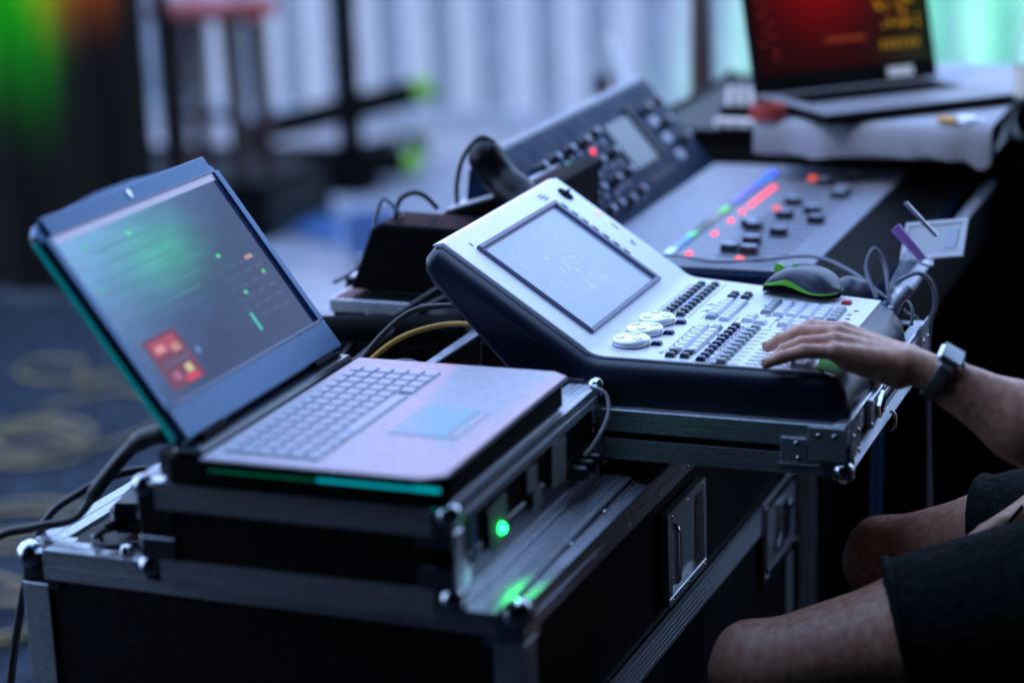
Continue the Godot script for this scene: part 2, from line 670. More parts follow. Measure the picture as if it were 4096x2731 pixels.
	glow("strip_cyan", Color(0.0, 0.62, 0.68), 0.25)
	glow("strip_teal", Color(0.0, 0.42, 0.3), 0.1)
	glow("added_lamp_green", Color(0.05, 1.0, 0.05), 1.5)
	glow("added_lamp_amber", Color(1.0, 0.5, 0.05), 1.5)
	glow("added_lamp_red", Color(1.0, 0.06, 0.04), 1.5)
	glow("added_lamp_teal", Color(0.0, 1.0, 0.5), 1.5)

# ------------------------------------------------------------------ flight-case pieces
# ribbed aluminium angle along z (len), outer face +x, height h, thickness t, centred on its outer face
func rail(len: float, h: float, ribs := 3, t := 0.004) -> ArrayMesh:
	var key := "r%.4f_%.4f_%d_%.4f" % [len, h, ribs, t]
	if mesh_cache.has(key):
		return mesh_cache[key]
	var p := PackedVector2Array([Vector2(-t, -h * 0.5), Vector2(0.0, -h * 0.5)])
	var n := ribs * 2
	for i in range(1, n):
		var y := -h * 0.5 + h * i / n
		var w := h * 0.018
		var dep := 0.0012
		p.append_array([Vector2(0.0, y - w - dep * 0.5), Vector2(-dep, y - w), Vector2(-dep, y + w), Vector2(0.0, y + w + dep * 0.5)])
	p.append_array([Vector2(0.0, h * 0.5), Vector2(-t, h * 0.5)])
	mesh_cache[key] = prism(p, -len * 0.5, len * 0.5)
	return mesh_cache[key]

func rivets(p: Node3D, pts: Array, face: Vector3, r := 0.004, m := "bright_steel") -> void:
	var b := Basis(Quaternion(Vector3.UP, face)) if absf(face.y) < 0.99 else Basis()
	for v in pts:
		part(p, "rivet", dome(r, r * 0.55), M[m], Transform3D(b, v))

func ball_corner(p: Node3D, c: Vector3, s: Vector3, r := 0.018, reach := 0.045, metal := "bright_steel") -> void:
	# three-legged pressed corner with a ball: s gives the outward signs
	var st := begin()
	var rings := []
	for i in 9:
		var t := PI * i / 8.0
		var ring := []
		for k in 14:
			var u := TAU * k / 14.0
			ring.append(Vector3(cos(t), sin(t) * cos(u), sin(t) * sin(u)) * maxf(r, 0.001))
		rings.append(ring)
	var ball := part(p, "ball_corner", ring_mesh(rings, false), M[metal], at(c))
	for ax in 3:
		for bx_ in 3:
			if ax == bx_:
				continue
			var sz := Vector3.ONE * reach
			sz[ax] = 0.0022
			var mid := c - s * (reach * 0.5 - r * 0.4)
			mid[ax] = c[ax] + s[ax] * (r * 0.45)
			if bx_ == (ax + 1) % 3:
				add_cbox(st, sz, 0.0008, Transform3D(Basis(), mid - c))
	part(ball, "corner_plate", st.commit(), M[metal], at(c))

func butterfly_latch(p: Node3D, c: Vector3, w: float, h: float) -> void:
	# dish in the x = c.x face (facing +x): w along z, h along y
	var l := bx(p, "latch", c + Vector3(0.0015, 0, 0), Vector3(0.003, h, w), M.brushed_aluminium, 0.001)
	var fr := 0.012
	for e in [[Vector3(0.004, h * 0.5 - fr * 0.5, 0), Vector3(0.004, fr, w)], [Vector3(0.004, -h * 0.5 + fr * 0.5, 0), Vector3(0.004, fr, w)], [Vector3(0.004, 0, w * 0.5 - fr * 0.5), Vector3(0.004, h - 2.0 * fr, fr)], [Vector3(0.004, 0, -w * 0.5 + fr * 0.5), Vector3(0.004, h - 2.0 * fr, fr)]]:
		bx(l, "latch_frame", c + e[0], e[1], M.bright_steel, 0.001)
	bx(l, "latch_dish", c + Vector3(0.0034, 0, 0), Vector3(0.001, h - 2.0 * fr, w - 2.0 * fr), M.brushed_aluminium, 0.0)
	bx(l, "latch_key", c + Vector3(0.009, 0, 0), Vector3(0.006, h * 0.16, w * 0.5), M.bright_steel, 0.001, Vector3(35, 0, 0))
	bx(l, "latch_hook", c + Vector3(0.008, h * 0.22, 0), Vector3(0.008, h * 0.2, w * 0.24), M.bright_steel, 0.001)
	part(l, "latch_hub", cyl(c + Vector3(0.004, 0, 0), c + Vector3(0.013, 0, 0), w * 0.13), M.bright_steel)
	for sy in [-1, 1]:
		for sz in [-1, 1]:
			rivets(l, [c + Vector3(0.006, sy * (h * 0.5 - 0.006), sz * (w * 0.5 - 0.006))], Vector3.RIGHT, 0.003)

func recessed_handle(p: Node3D, c: Vector3, w: float, h: float) -> void:
	var hd := bx(p, "handle", c + Vector3(0.0008, 0, 0), Vector3(0.0016, h - 0.02, w - 0.02), M.brushed_aluminium, 0.0)
	for e in [[Vector3(0, h * 0.5 - 0.006, 0), Vector3(0.012, 0.012, w)], [Vector3(0, -h * 0.5 + 0.006, 0), Vector3(0.012, 0.012, w)], [Vector3(0, 0, w * 0.5 - 0.006), Vector3(0.012, h - 0.024, 0.012)], [Vector3(0, 0, -w * 0.5 + 0.006), Vector3(0.012, h - 0.024, 0.012)]]:
		bx(hd, "handle_frame", c + Vector3(0.006, 0, 0) + e[0], e[1], M.brushed_aluminium, 0.0012)
	var grip := spline([c + Vector3(0.003, h * 0.3, w * 0.3), c + Vector3(0.012, h * 0.26, w * 0.3), c + Vector3(0.013, 0, w * 0.3), c + Vector3(0.012, -h * 0.26, w * 0.3), c + Vector3(0.003, -h * 0.3, w * 0.3)], 5)
	part(hd, "handle_grip", tube(grip, 0.005, 8), M.bright_steel)
	for sy in [-1, 1]:
		for k in 3:
			rivets(hd, [c + Vector3(0.0118, sy * (h * 0.5 - 0.006), (k - 1) * w * 0.42)], Vector3.RIGHT, 0.0032)

# A closed trunk: x0..x1, y0..y1, z0..z1 (z0 is the near, larger one)
func trunk(t: Node3D, x0: float, x1: float, y0: float, y1: float, z0: float, z1: float, lid_y := 0.0, rail_h := 0.034, metal := "brushed_aluminium") -> void:
	var c := Vector3((x0 + x1) * 0.5, (y0 + y1) * 0.5, (z0 + z1) * 0.5)
	var wx := x1 - x0
	var wy := y1 - y0
	var wz := z0 - z1
	var e := 0.004
	bx(t, "shell", c, Vector3(wx - 2 * e, wy - 2 * e, wz - 2 * e), M.black_laminate, 0.001)
	# edge angles: along z on the four long edges, along x, along y
	for sy in [-1, 1]:
		var y := (y1 if sy > 0 else y0)
		for sx in [-1, 1]:
			var x := (x1 if sx > 0 else x0)
			part(t, "edge_rail", rail(wz - 0.06, rail_h, 1), M[metal], at(Vector3(x, y - sy * rail_h * 0.5, c.z), Vector3(0, 0 if sx > 0 else 180, 0)))
			part(t, "edge_rail", rail(wz - 0.06, rail_h, 1), M[metal], at(Vector3(x - sx * (rail_h * 0.5), y, c.z), Vector3(0, 0, 90 * sy)))
		for sz in [-1, 1]:
			var z := (z0 if sz > 0 else z1)
			part(t, "edge_rail", rail(wx - 0.06, rail_h, 1), M[metal], at(Vector3(c.x, y - sy * rail_h * 0.5, z), Vector3(0, -90 * sz, 0)))
			part(t, "edge_rail", rail(wx - 0.06, rail_h, 1), M[metal], Transform3D(Basis(Vector3(0, sy, 0), Vector3(0, 0, -sz), Vector3(1, 0, 0) * (-sy * sz)), Vector3(c.x, y, z - sz * rail_h * 0.5)))
	for sx in [-1, 1]:
		for sz in [-1, 1]:
			var x := (x1 if sx > 0 else x0)
			var z := (z0 if sz > 0 else z1)
			bx(t, "upright_rail", Vector3(x - sx * 0.001, c.y, z - sz * rail_h * 0.5), Vector3(0.003, wy - 0.08, rail_h), M[metal], 0.0008)
			bx(t, "upright_rail", Vector3(x - sx * rail_h * 0.5, c.y, z - sz * 0.001), Vector3(rail_h, wy - 0.08, 0.003), M[metal], 0.0008)
			for sy in [-1, 1]:
				ball_corner(t, Vector3(x, y1 if sy > 0 else y0, z) - Vector3(sx, sy, sz) * 0.009, Vector3(sx, sy, sz), 0.017, 0.045, "bright_steel" if metal == "brushed_aluminium" else metal)
	if lid_y > 0.0:
		for sx in [-1, 1]:
			part(t, "lid_rail", rail(wz - 0.02, 0.04, 3), M[metal], at(Vector3((x1 + 0.003) if sx > 0 else (x0 - 0.003), lid_y, c.z), Vector3(0, 0 if sx > 0 else 180, 0)))
		for sz in [-1, 1]:
			part(t, "lid_rail", rail(wx - 0.02, 0.04, 3), M[metal], at(Vector3(c.x, lid_y, (z0 + 0.003) if sz > 0 else (z1 - 0.003)), Vector3(0, -90 * sz, 0)))

# ------------------------------------------------------------------ the lower trunks and cases
func build_cases() -> void:
	var t := thing("equipment_trunk", Vector3(-1.055, 0, -2.46), "black flight case trunk with aluminium edges under the rack case and lighting desk", "flight case")
	trunk(t, -1.36, -0.752, 0.0, 0.745, -1.945, -2.985, 0.535)
	butterfly_latch(t, Vector3(-0.75, 0.5, -2.9), 0.17, 0.115)
	recessed_handle(t, Vector3(-0.752, 0.635, -2.455), 0.15, 0.12)
	for k in 9:
		rivets(t, [Vector3(-0.77, 0.746, -2.02 - k * 0.11)], Vector3.UP, 0.004)
	for k in 9:
		rivets(t, [Vector3(-0.7515, 0.72, -2.05 - k * 0.11)], Vector3.RIGHT, 0.0035)
	t.rotation_degrees.y = -1.2

	t = thing("equipment_trunk", Vector3(-1.05, 0, -3.6), "tall black trunk with thin aluminium uprights carrying the mixing desk", "flight case")
	trunk(t, -1.33, -0.752, 0.0, 0.775, -3.15, -3.62, 0.0, 0.02)

	t = thing("equipment_trunk", Vector3(-0.3, 0, -4.0), "long black trunk behind the mixing desk under the white cloth", "flight case")
	trunk(t, -1.2, 0.55, 0.0, 0.925, -3.66, -4.3, 0.0, 0.02, "matt_black")

	# rack case with the laptop on it
	t = thing("rack_case", Vector3(-1.0, 0.745, -2.12), "low rack case with papers taped on its front and a green lamp", "rack case")
	var x0 := -1.175
	var x1 := -0.812
	var y0 := 0.7475
	var y1 := 0.865
	var z0 := -1.885
	var z1 := -2.355
	var c := Vector3((x0 + x1) * 0.5, (y0 + y1) * 0.5, (z0 + z1) * 0.5)
	bx(t, "shell", c + Vector3(-0.012, 0, 0), Vector3(x1 - x0 - 0.03, y1 - y0 - 0.008, z0 - z1 - 0.008), M.black_laminate, 0.001)
	# long rails, right side
	for e in [[y1 - 0.011, 0.022], [y0 + 0.012, 0.024]]:
		part(t, "edge_rail", rail(z0 - z1 - 0.05, e[1], 1), M.brushed_aluminium, at(Vector3(x1, e[0], c.z)))
	part(t, "edge_rail", rail(z0 - z1 - 0.05, 0.036, 2), M.brushed_aluminium, at(Vector3(x1 - 0.018, y1, c.z), Vector3(0, 0, 90)))
	part(t, "edge_rail", rail(z0 - z1 - 0.05, 0.036, 2), M.brushed_aluminium, at(Vector3(x0 + 0.018, y1, c.z), Vector3(0, 0, 90)))
	part(t, "bottom_ledge", rail(z0 - z1 - 0.03, 0.034, 2), M.brushed_aluminium, at(Vector3(x1 + 0.018, y0 + 0.006, c.z), Vector3(0, 0, 90)))
	for sz in [-1, 1]:
		var z := (z0 if sz > 0 else z1)
		part(t, "edge_rail", rail(x1 - x0 - 0.05, 0.03, 1), M.brushed_aluminium, at(Vector3(c.x, y1 - 0.015, z), Vector3(0, -90 * sz, 0)))
		part(t, "edge_rail", rail(x1 - x0 - 0.05, 0.03, 1), M.brushed_aluminium, at(Vector3(c.x, y0 + 0.015, z), Vector3(0, -90 * sz, 0)))
		bx(t, "upright_rail", Vector3(x1 - 0.001, c.y, z - sz * 0.012), Vector3(0.003, y1 - y0 - 0.05, 0.022), M.brushed_aluminium, 0.0008)
		for sx in [-1, 1]:
			for sy in [-1, 1]:
				ball_corner(t, Vector3(x1 if sx > 0 else x0, y1 if sy > 0 else y0 + 0.012, z) - Vector3(sx, sy, sz) * 0.008, Vector3(sx, sy, sz), 0.013, 0.04)
	# rack units facing right
	for k in 2:
		var uy := y0 + 0.036 + k * 0.044
		var u := bx(t, "rack_unit", Vector3(x1 - 0.008, uy, c.z), Vector3(0.012, 0.042, z0 - z1 - 0.06), M.gloss_black if k == 0 else M.matt_black, 0.001)
		for zz in [-1, 1]:
			rivets(u, [Vector3(x1 - 0.002, uy + 0.012, c.z + zz * 0.195), Vector3(x1 - 0.002, uy - 0.012, c.z + zz * 0.195)], Vector3.RIGHT, 0.004)
		if k == 0:
			for q in 3:
				part(u, "knob", lathe([Vector2(0.0001, 0.014), Vector2(0.008, 0.014), Vector2(0.009, 0.012), Vector2(0.01, 0.0)], 14), M.knob_cap, Transform3D(Basis(Quaternion(Vector3.UP, Vector3.RIGHT)), Vector3(x1 - 0.002, uy, -2.25 - q * 0.025)))
	# papers and tape stuck on the front
	for e in [[0.812, -1.998, 0.05, 0.05, 3.0], [0.827, -2.1, 0.028, 0.03, -5.0], [0.8, -2.115, 0.026, 0.026, 8.0], [0.818, -2.185, 0.05, 0.045, -4.0]]:
		bx(t, "paper_label", Vector3(x1 + 0.0022, e[0], e[1]), Vector3(0.0008, e[2], e[3]), M.old_tape, 0.0, Vector3(e[4], 0, 0))
	bx(t, "blue_tape", Vector3(x1 + 0.0022, 0.822, -1.93), Vector3(0.0008, 0.055, 0.012), M.tarp_blue, 0.0)
	var led := part(t, "led_lamp", dome(0.006, 0.006), M.led_green, Transform3D(Basis(Quaternion(Vector3.UP, Vector3.RIGHT)), Vector3(x1 + 0.003, 0.805, -2.003)))
	var ol := SpotLight3D.new()
	ol.name = "led_light"
	ol.light_color = Color(0.08, 1.0, 0.3)
	ol.light_energy = 0.0045
	ol.light_size = 0.006
	ol.spot_angle = 48.0
	ol.spot_range = 4.0
	ol.spot_attenuation = 2.0
	ol.shadow_enabled = true
	ol.transform = led.transform.affine_inverse() * Transform3D(Basis.looking_at(Vector3(1.0, -0.75, 0.45)), led.position + Vector3(0.012, 0, 0))
	led.add_child(ol)

	# white zip tie loop on the rack corner
	whole("zip_tie", tube(spline([Vector3(-0.812, 0.872, -2.3), Vector3(-0.796, 0.862, -2.31), Vector3(-0.79, 0.84, -2.3), Vector3(-0.798, 0.815, -2.28), Vector3(-0.808, 0.8, -2.265)], 5), 0.0022, 6), M.tape_white, Transform3D(), "white cable tie curling down the corner of the rack case", "cable tie")

	# tray case that holds the lighting desk
	t = thing("desk_case_tray", Vector3(-0.81, 0.745, -2.6), "open aluminium edged flight case tray under the white lighting desk", "flight case")
	x0 = -1.09
	x1 = -0.519
	z0 = -2.338
	z1 = -2.808
	c = Vector3((x0 + x1) * 0.5, 0, (z0 + z1) * 0.5)
	bx(t, "floor_panel", Vector3(c.x, 0.786, c.z), Vector3(x1 - x0 - 0.02, 0.016, z0 - z1 - 0.02), M.brown_plywood, 0.001)
	for sz in [-1, 1]:
		var z := (z0 if sz > 0 else z1)
		bx(t, "side_wall", Vector3(c.x, 0.804, z - sz * 0.008), Vector3(x1 - x0 - 0.016, 0.054, 0.009), M.black_laminate, 0.0008)
		part(t, "upper_rail", rail(x1 - x0 - 0.004, 0.025, 2), M.brushed_aluminium, at(Vector3(c.x, 0.8205, z), Vector3(0, -90 * sz, 0)))
		part(t, "lower_rail", rail(x1 - x0 - 0.004, 0.024, 3), M.brushed_aluminium, at(Vector3(c.x, 0.787, z + sz * 0.003), Vector3(0, -90 * sz, 0)))
		bx(t, "rim", Vector3(c.x, 0.8335, z - sz * 0.007), Vector3(x1 - x0 - 0.002, 0.003, 0.015), M.brushed_aluminium, 0.0012)
	for sx in [-1, 1]:
		var x := (x1 if sx > 0 else x0)
		bx(t, "side_wall", Vector3(x - sx * 0.008, 0.804, c.z), Vector3(0.009, 0.054, z0 - z1 - 0.036), M.black_laminate, 0.0008)
		part(t, "upper_rail", rail(z0 - z1 - 0.004, 0.025, 2), M.brushed_aluminium, at(Vector3(x, 0.8205, c.z), Vector3(0, 0 if sx > 0 else 180, 0)))
		part(t, "lower_rail", rail(z0 - z1 - 0.004, 0.024, 3), M.brushed_aluminium, at(Vector3(x + sx * 0.003, 0.787, c.z), Vector3(0, 0 if sx > 0 else 180, 0)))
		bx(t, "rim", Vector3(x - sx * 0.007, 0.8355, c.z), Vector3(0.015, 0.003, z0 - z1 - 0.002), M.brushed_aluminium, 0.0012)
	# corner fittings with ball feet
	for sx in [-1, 1]:
		for sz in [-1, 1]:
			var v := Vector3(x1 if sx > 0 else x0, 0, z0 if sz > 0 else z1)
			var k := bx(t, "corner_bracket", Vector3(v.x - sx * 0.021, 0.814, v.z + sz * 0.0045), Vector3(0.044, 0.04, 0.002), M.brushed_aluminium, 0.0008)
			bx(k, "bracket_wing", Vector3(v.x - sx * 0.06, 0.802, v.z + sz * 0.0045), Vector3(0.03, 0.034, 0.002), M.brushed_aluminium, 0.0008)
			bx(k, "bracket_wing", Vector3(v.x + sx * 0.0045, 0.819, v.z - sz * 0.026), Vector3(0.002, 0.05, 0.05), M.brushed_aluminium, 0.0008)
			bx(k, "bracket_lip", Vector3(v.x - sx * 0.054, 0.7875, v.z + sz * 0.0055), Vector3(0.05, 0.003, 0.004), M.bright_steel, 0.0008)
			rivets(k, [Vector3(v.x - sx * 0.012, 0.823, v.z + sz * 0.0055), Vector3(v.x - sx * 0.03, 0.823, v.z + sz * 0.0055), Vector3(v.x - sx * 0.056, 0.812, v.z + sz * 0.0055), Vector3(v.x - sx * 0.054, 0.794, v.z + sz * 0.0055)], Vector3(0, 0, sz), 0.004)
			rivets(k, [Vector3(v.x + sx * 0.0055, 0.819, v.z - sz * 0.012), Vector3(v.x + sx * 0.0055, 0.819, v.z - sz * 0.038), Vector3(v.x + sx * 0.0055, 0.795, v.z - sz * 0.04)], Vector3(sx, 0, 0), 0.004)
			ball_corner(t, v + Vector3(-sx * 0.004, 0.779, -sz * 0.004), Vector3(sx, -1, sz), 0.014, 0.03)
	# catch on the right rim
	var l := bx(t, "latch", Vector3(x1 + 0.004, 0.819, -2.475), Vector3(0.006, 0.036, 0.075), M.brushed_aluminium, 0.001)
	bx(l, "latch_key", Vector3(x1 + 0.01, 0.821, -2.478), Vector3(0.006, 0.02, 0.03), M.bright_steel, 0.001, Vector3(25, 0, 0))
	bx(l, "latch_hook", Vector3(x1 - 0.002, 0.843, -2.5), Vector3(0.016, 0.014, 0.03), M.bright_steel, 0.002)
	bx(l, "latch_slot", Vector3(x1 + 0.0005, 0.851, -2.492), Vector3(0.008, 0.004, 0.01), M.slot_dark, 0.0)
	rivets(l, [Vector3(x1 + 0.007, 0.833, -2.443), Vector3(x1 + 0.007, 0.805, -2.443), Vector3(x1 + 0.007, 0.833, -2.508), Vector3(x1 + 0.007, 0.805, -2.508)], Vector3.RIGHT, 0.004)
	part(t, "clip", tube(spline([Vector3(x1 + 0.004, 0.787, -2.56), Vector3(x1 + 0.011, 0.783, -2.56), Vector3(x1 + 0.011, 0.767, -2.56), Vector3(x1 + 0.004, 0.763, -2.56)], 4), 0.0022, 6), M.bright_steel)
	for e in [[-1.06, -2.37], [-0.78, -2.37], [-1.06, -2.78], [-0.78, -2.78]]:
		bx(t, "rubber_foot", Vector3(e[0], 0.7625, e[1]), Vector3(0.035, 0.033, 0.035), M.matt_black, 0.003)

	# a shallow tray under the mixing desk
	t = thing("mixer_case_tray", Vector3(-0.95, 0.777, -3.2), "dark flight case tray with metal rim holding the mixing desk", "flight case")
	bx(t, "floor_panel", Vector3(-0.95, 0.79, -3.2), Vector3(0.78, 0.024, 0.83), M.black_laminate, 0.001)
	for e in [[Vector3(-0.561, 0.82, -3.2), Vector3(0.012, 0.08, 0.86)], [Vector3(-1.339, 0.82, -3.2), Vector3(0.012, 0.08, 0.86)]]:
		bx(t, "side_wall", e[0], e[1], M.black_laminate, 0.001)
		bx(t, "rim", e[0] + Vector3(0, 0.0415, 0), Vector3(0.016, 0.004, 0.86), M.brushed_aluminium, 0.0012)
	for e in [[Vector3(-0.95, 0.815, -2.776), Vector3(0.764, 0.07, 0.012)], [Vector3(-0.95, 0.815, -3.624), Vector3(0.764, 0.07, 0.012)]]:
		bx(t, "side_wall", e[0], e[1], M.black_laminate, 0.001)
		bx(t, "rim", e[0] + Vector3(0, 0.0365, 0), Vector3(0.76, 0.004, 0.016), M.brushed_aluminium, 0.0012)
	bx(t, "case_plug", Vector3(-1.3, 0.842, -2.768), Vector3(0.03, 0.02, 0.004), M.bright_steel, 0.001)

# ------------------------------------------------------------------ laptop in front
func lid_point(s: float, z: float, up := 0.0) -> Vector3:
	var a := deg_to_rad(54.0)
	return Vector3(-1.105 - cos(a) * s + sin(a) * up, 0.905 + sin(a) * s + cos(a) * up, z)

func screen_image_front() -> ImageTexture:
	var w := 384
	var h := 256
	var im := Image.create(w, h, false, Image.FORMAT_RGB8)
	var n := FastNoiseLite.new()
	n.seed = 5
	n.frequency = 0.012
	for y in h:
		for x in w:
			var u := float(x) / w
			var v := float(y) / h
			var a := clampf(1.15 - u * 1.0 - v * 0.9, 0.0, 1.0)
			var g := exp(-(pow((u - 0.48) / 0.26, 2.0) + pow((v - 0.3) / 0.22, 2.0)))
			var k := n.get_noise_2d(x, y * 3.0) * 0.05
			var c := Color(0.06 + 0.34 * a, 0.1 + 0.48 * a + 0.26 * g, 0.24 + 0.52 * a + 0.04 * g)
			im.set_pixel(x, y, Color(c.r + k * 0.3, c.g + k, c.b + k))
	var R := func(x: float, y: float, ww: float, hh: float, c: Color) -> void:
		im.fill_rect(Rect2i(int(x * w), int(y * h), maxi(2, int(ww * w)), maxi(2, int(hh * h))), c)
	R.call(0.0, 0.0, 1.0, 0.045, Color(0.56, 0.6, 0.78))
	for r in 6:
		R.call(0.14, 0.15 + r * 0.075, 0.5 - 0.05 * (r % 3), 0.01, Color(0.21, 0.45, 0.48))
	for r in 6:
		for q in 4:
			R.call(0.66 + q * 0.075, 0.5 + r * 0.062, 0.05, 0.02, Color(0.1 + 0.03 * q, 0.2, 0.26))
	for e in [[0.12, 0.1, 0.3, 0.8, 0.5], [0.36, 0.12, 0.4, 0.95, 0.55], [0.06, 0.33, 0.25, 0.75, 0.6], [0.72, 0.42, 0.3, 0.9, 0.4], [0.73, 0.66, 0.25, 0.85, 0.45], [0.9, 0.6, 0.25, 0.8, 0.4]]:
		R.call(e[0], e[1], 0.026, 0.026, Color(e[2] * 0.8, e[3] * 0.82, e[4] * 0.9))
	R.call(0.68, 0.78, 0.02, 0.11, Color(0.15, 0.65, 0.55))
	R.call(0.86, 0.49, 0.05, 0.03, Color(0.6, 0.45, 0.4))
	R.call(0.08, 0.66, 0.2, 0.29, Color(0.36, 0.06, 0.14))
	R.call(0.1, 0.68, 0.15, 0.08, Color(0.6, 0.16, 0.2))
	R.call(0.12, 0.71, 0.05, 0.04, Color(0.75, 0.5, 0.5))
	R.call(0.2, 0.73, 0.05, 0.05, Color(0.65, 0.45, 0.35))
	R.call(0.11, 0.8, 0.15, 0.035, Color(0.3, 0.22, 0.32))
	R.call(0.2, 0.85, 0.04, 0.05, Color(0.72, 0.68, 0.45))
	R.call(0.12, 0.86, 0.04, 0.05, Color(0.6, 0.3, 0.42))
	R.call(0.17, 0.9, 0.08, 0.04, Color(0.7, 0.12, 0.14))
	R.call(0.3, 0.8, 0.03, 0.04, Color(0.3, 0.4, 0.6))
	return ImageTexture.create_from_image(im)

func build_laptop_front() -> void:
	var t := thing("laptop", Vector3(-0.96, 0.8655, -2.07), "open silver and blue laptop with glowing teal edge strips on the rack case", "laptop")
	var zn := -1.872
	var zf := -2.258
	# wedge-shaped base with cut front corners
	var out := PackedVector2Array([Vector2(-1.15, -1.9), Vector2(-1.125, -1.878), Vector2(-0.85, -1.878), Vector2(-0.82, -1.9), Vector2(-0.82, -2.23), Vector2(-0.85, -2.255), Vector2(-1.125, -2.255), Vector2(-1.15, -2.232)])
	part(t, "base", slab(out, 0.0315, 0.006), M.matt_black, at(Vector3(0, 0.8655, 0)))
	var deck := PackedVector2Array([Vector2(-1.085, zn), Vector2(-0.838, zn), Vector2(-0.817, zn - 0.016), Vector2(-0.817, zf + 0.016), Vector2(-0.838, zf), Vector2(-1.085, zf)])
	var d := part(t, "deck", slab(deck, 0.0045, 0.0015), M.silver_deck, at(Vector3(0, 0.8965, 0)))
	bx(t, "hinge_bar", Vector3(-1.105, 0.9, -2.066), Vector3(0.034, 0.012, 0.372), M.gloss_black, 0.004)
	for s in [0, 1]:
		part(t, "hinge", cyl(Vector3(-1.108, 0.905, -1.915 - s * 0.27), Vector3(-1.108, 0.905, -1.965 - s * 0.27), 0.008), M.matt_black)
	# keys in six rows
	for r in 6:
		for k in 15:
			var wide := 1.0
			if r == 5 and (k < 4 or k > 10):
				wide = 1.0
			elif r == 5 and k == 4:
				wide = 6.6
			elif r == 5:
				continue
			var z := -1.905 - (k + (wide - 1.0) * 0.5) * 0.0216
			part(d, "key", keycap(0.0165 if r > 0 else 0.011, 0.0026, 0.0185 + 0.0216 * (wide - 1.0), 0.88, 0.0005), M.pale_keys, at(Vector3(-1.066 + r * 0.0192 + (0.003 if r == 0 else 0.0), 0.9012, z)))
	bx(d, "touchpad", Vector3(-0.898, 0.9013, -2.045), Vector3(0.066, 0.001, 0.098), mat("touchpad_glow_blue", lin(0.36, 0.52, 0.6), 0.55), 0.0003)  # pale cyan stands in for the pad's backlight
	bx(d, "touchpad_button", Vector3(-0.857, 0.9014, -2.045), Vector3(0.012, 0.001, 0.098), M.silver_deck, 0.0003)
	# light strips in the near side and along the lid
	bx(t, "light_strip", Vector3(-1.02, 0.886, -1.8795), Vector3(0.12, 0.004, 0.004), M.strip_teal, 0.001)
	bx(t, "light_strip", Vector3(-0.89, 0.8865, -1.8795), Vector3(0.135, 0.0045, 0.004), M.strip_cyan, 0.001)
	# lid: six-sided panel, thicker in the middle of its top edge
	var a := deg_to_rad(54.0)
	var lidpoly := PackedVector2Array([Vector2(0.004, -1.886), Vector2(0.27, -1.886), Vector2(0.281, -1.9), Vector2(0.292, -2.03), Vector2(0.292, -2.1), Vector2(0.281, -2.255), Vector2(0.27, -2.268), Vector2(0.004, -2.268)])
	var B := Basis(Vector3(-cos(a), sin(a), 0), Vector3(sin(a), cos(a), 0), Vector3(0, 0, 1))
	var lid := part(t, "lid", slab(lidpoly, 0.012, 0.003), M.laptop_blue, Transform3D(B, lid_point(0, 0, -0.0145)))
	part(lid, "lid_back", cbox(Vector3(0.24, 0.006, 0.33), 0.003), M.laptop_blue, Transform3D(B, lid_point(0.14, -2.077, -0.016)))
	# bezel strips round the panel, screen sunk behind them
	var S := [0.046, 0.262]
	var Zs := [-1.9, -2.252]
	for e in [[(0.008 + S[0]) * 0.5, -2.077, S[0] - 0.008, 0.372], [(S[1] + 0.284) * 0.5, -2.077, 0.284 - S[1], 0.35], [0.154, -1.894, 0.216, 0.012], [0.154, -2.258, 0.216, 0.012]]:
		part(lid, "bezel", cbox(Vector3(e[2], 0.005, e[3]), 0.001), M.laptop_blue, Transform3D(B, lid_point(e[0], e[1], 0.0)))
	var sm := mat("front_screen", Color(0.02, 0.02, 0.025), 0.12, 0.0, 0.28)
	sm.emission_enabled = true
	sm.emission = Color.WHITE
	sm.emission_operator = BaseMaterial3D.EMISSION_OP_MULTIPLY
	sm.emission_texture = screen_image_front()
	sm.emission_energy_multiplier = 0.27
	part(lid, "screen", textured_quad(lid_point(S[1], Zs[0], -0.0018), lid_point(S[1], Zs[1], -0.0018) - lid_point(S[1], Zs[0], -0.0018), lid_point(S[0], Zs[0], 0) - lid_point(S[1], Zs[0], 0)), sm)
	for e in [[-1, S[0], 0.004], [1, S[1], 0.003]]:
		part(lid, "screen_lip", cbox(Vector3(e[2], 0.002, 0.352), 0.0006), M.bezel_lilac, Transform3D(B, lid_point(e[1], -2.076, 0.0028)))
	# small pointed silver badge above the screen
	var badge := PackedVector2Array([Vector2(0.006, 0.0), Vector2(0.0045, 0.0035), Vector2(0.0, 0.0045), Vector2(-0.006, 0.0012), Vector2(-0.007, 0.0), Vector2(-0.006, -0.0012), Vector2(0.0, -0.0045), Vector2(0.0045, -0.0035)])
	part(lid, "badge", slab(badge, 0.0015, 0.0005), M.wheel_silver, Transform3D(B, lid_point(0.274, -2.071, 0.0024)))
	part(lid, "light_strip", cbox(Vector3(0.25, 0.006, 0.004), 0.0015), glow("strip_lid", Color(0.0, 0.55, 0.62), 0.1), Transform3D(B, lid_point(0.14, -1.8822, -0.008)))
	# power lead from the hinge side
	var lead := spline([Vector3(-1.15, 0.885, -2.0), Vector3(-1.19, 0.88, -2.0), Vector3(-1.235, 0.865, -2.0), Vector3(-1.285, 0.815, -2.0), Vector3(-1.325, 0.768, -2.0), Vector3(-1.37, 0.757, -1.985), Vector3(-1.42, 0.74, -1.97), Vector3(-1.47, 0.66, -1.95), Vector3(-1.49, 0.5, -1.95), Vector3(-1.5, 0.2, -2.0), Vector3(-1.52, 0.01, -2.1)], 6)
	var rr := []
	for i in lead.size():
		var f := float(i) / lead.size()
		rr.append(0.0115 if f > 0.1 and f < 0.2 else (0.0085 if f > 0.2 and f < 0.33 else 0.0052))
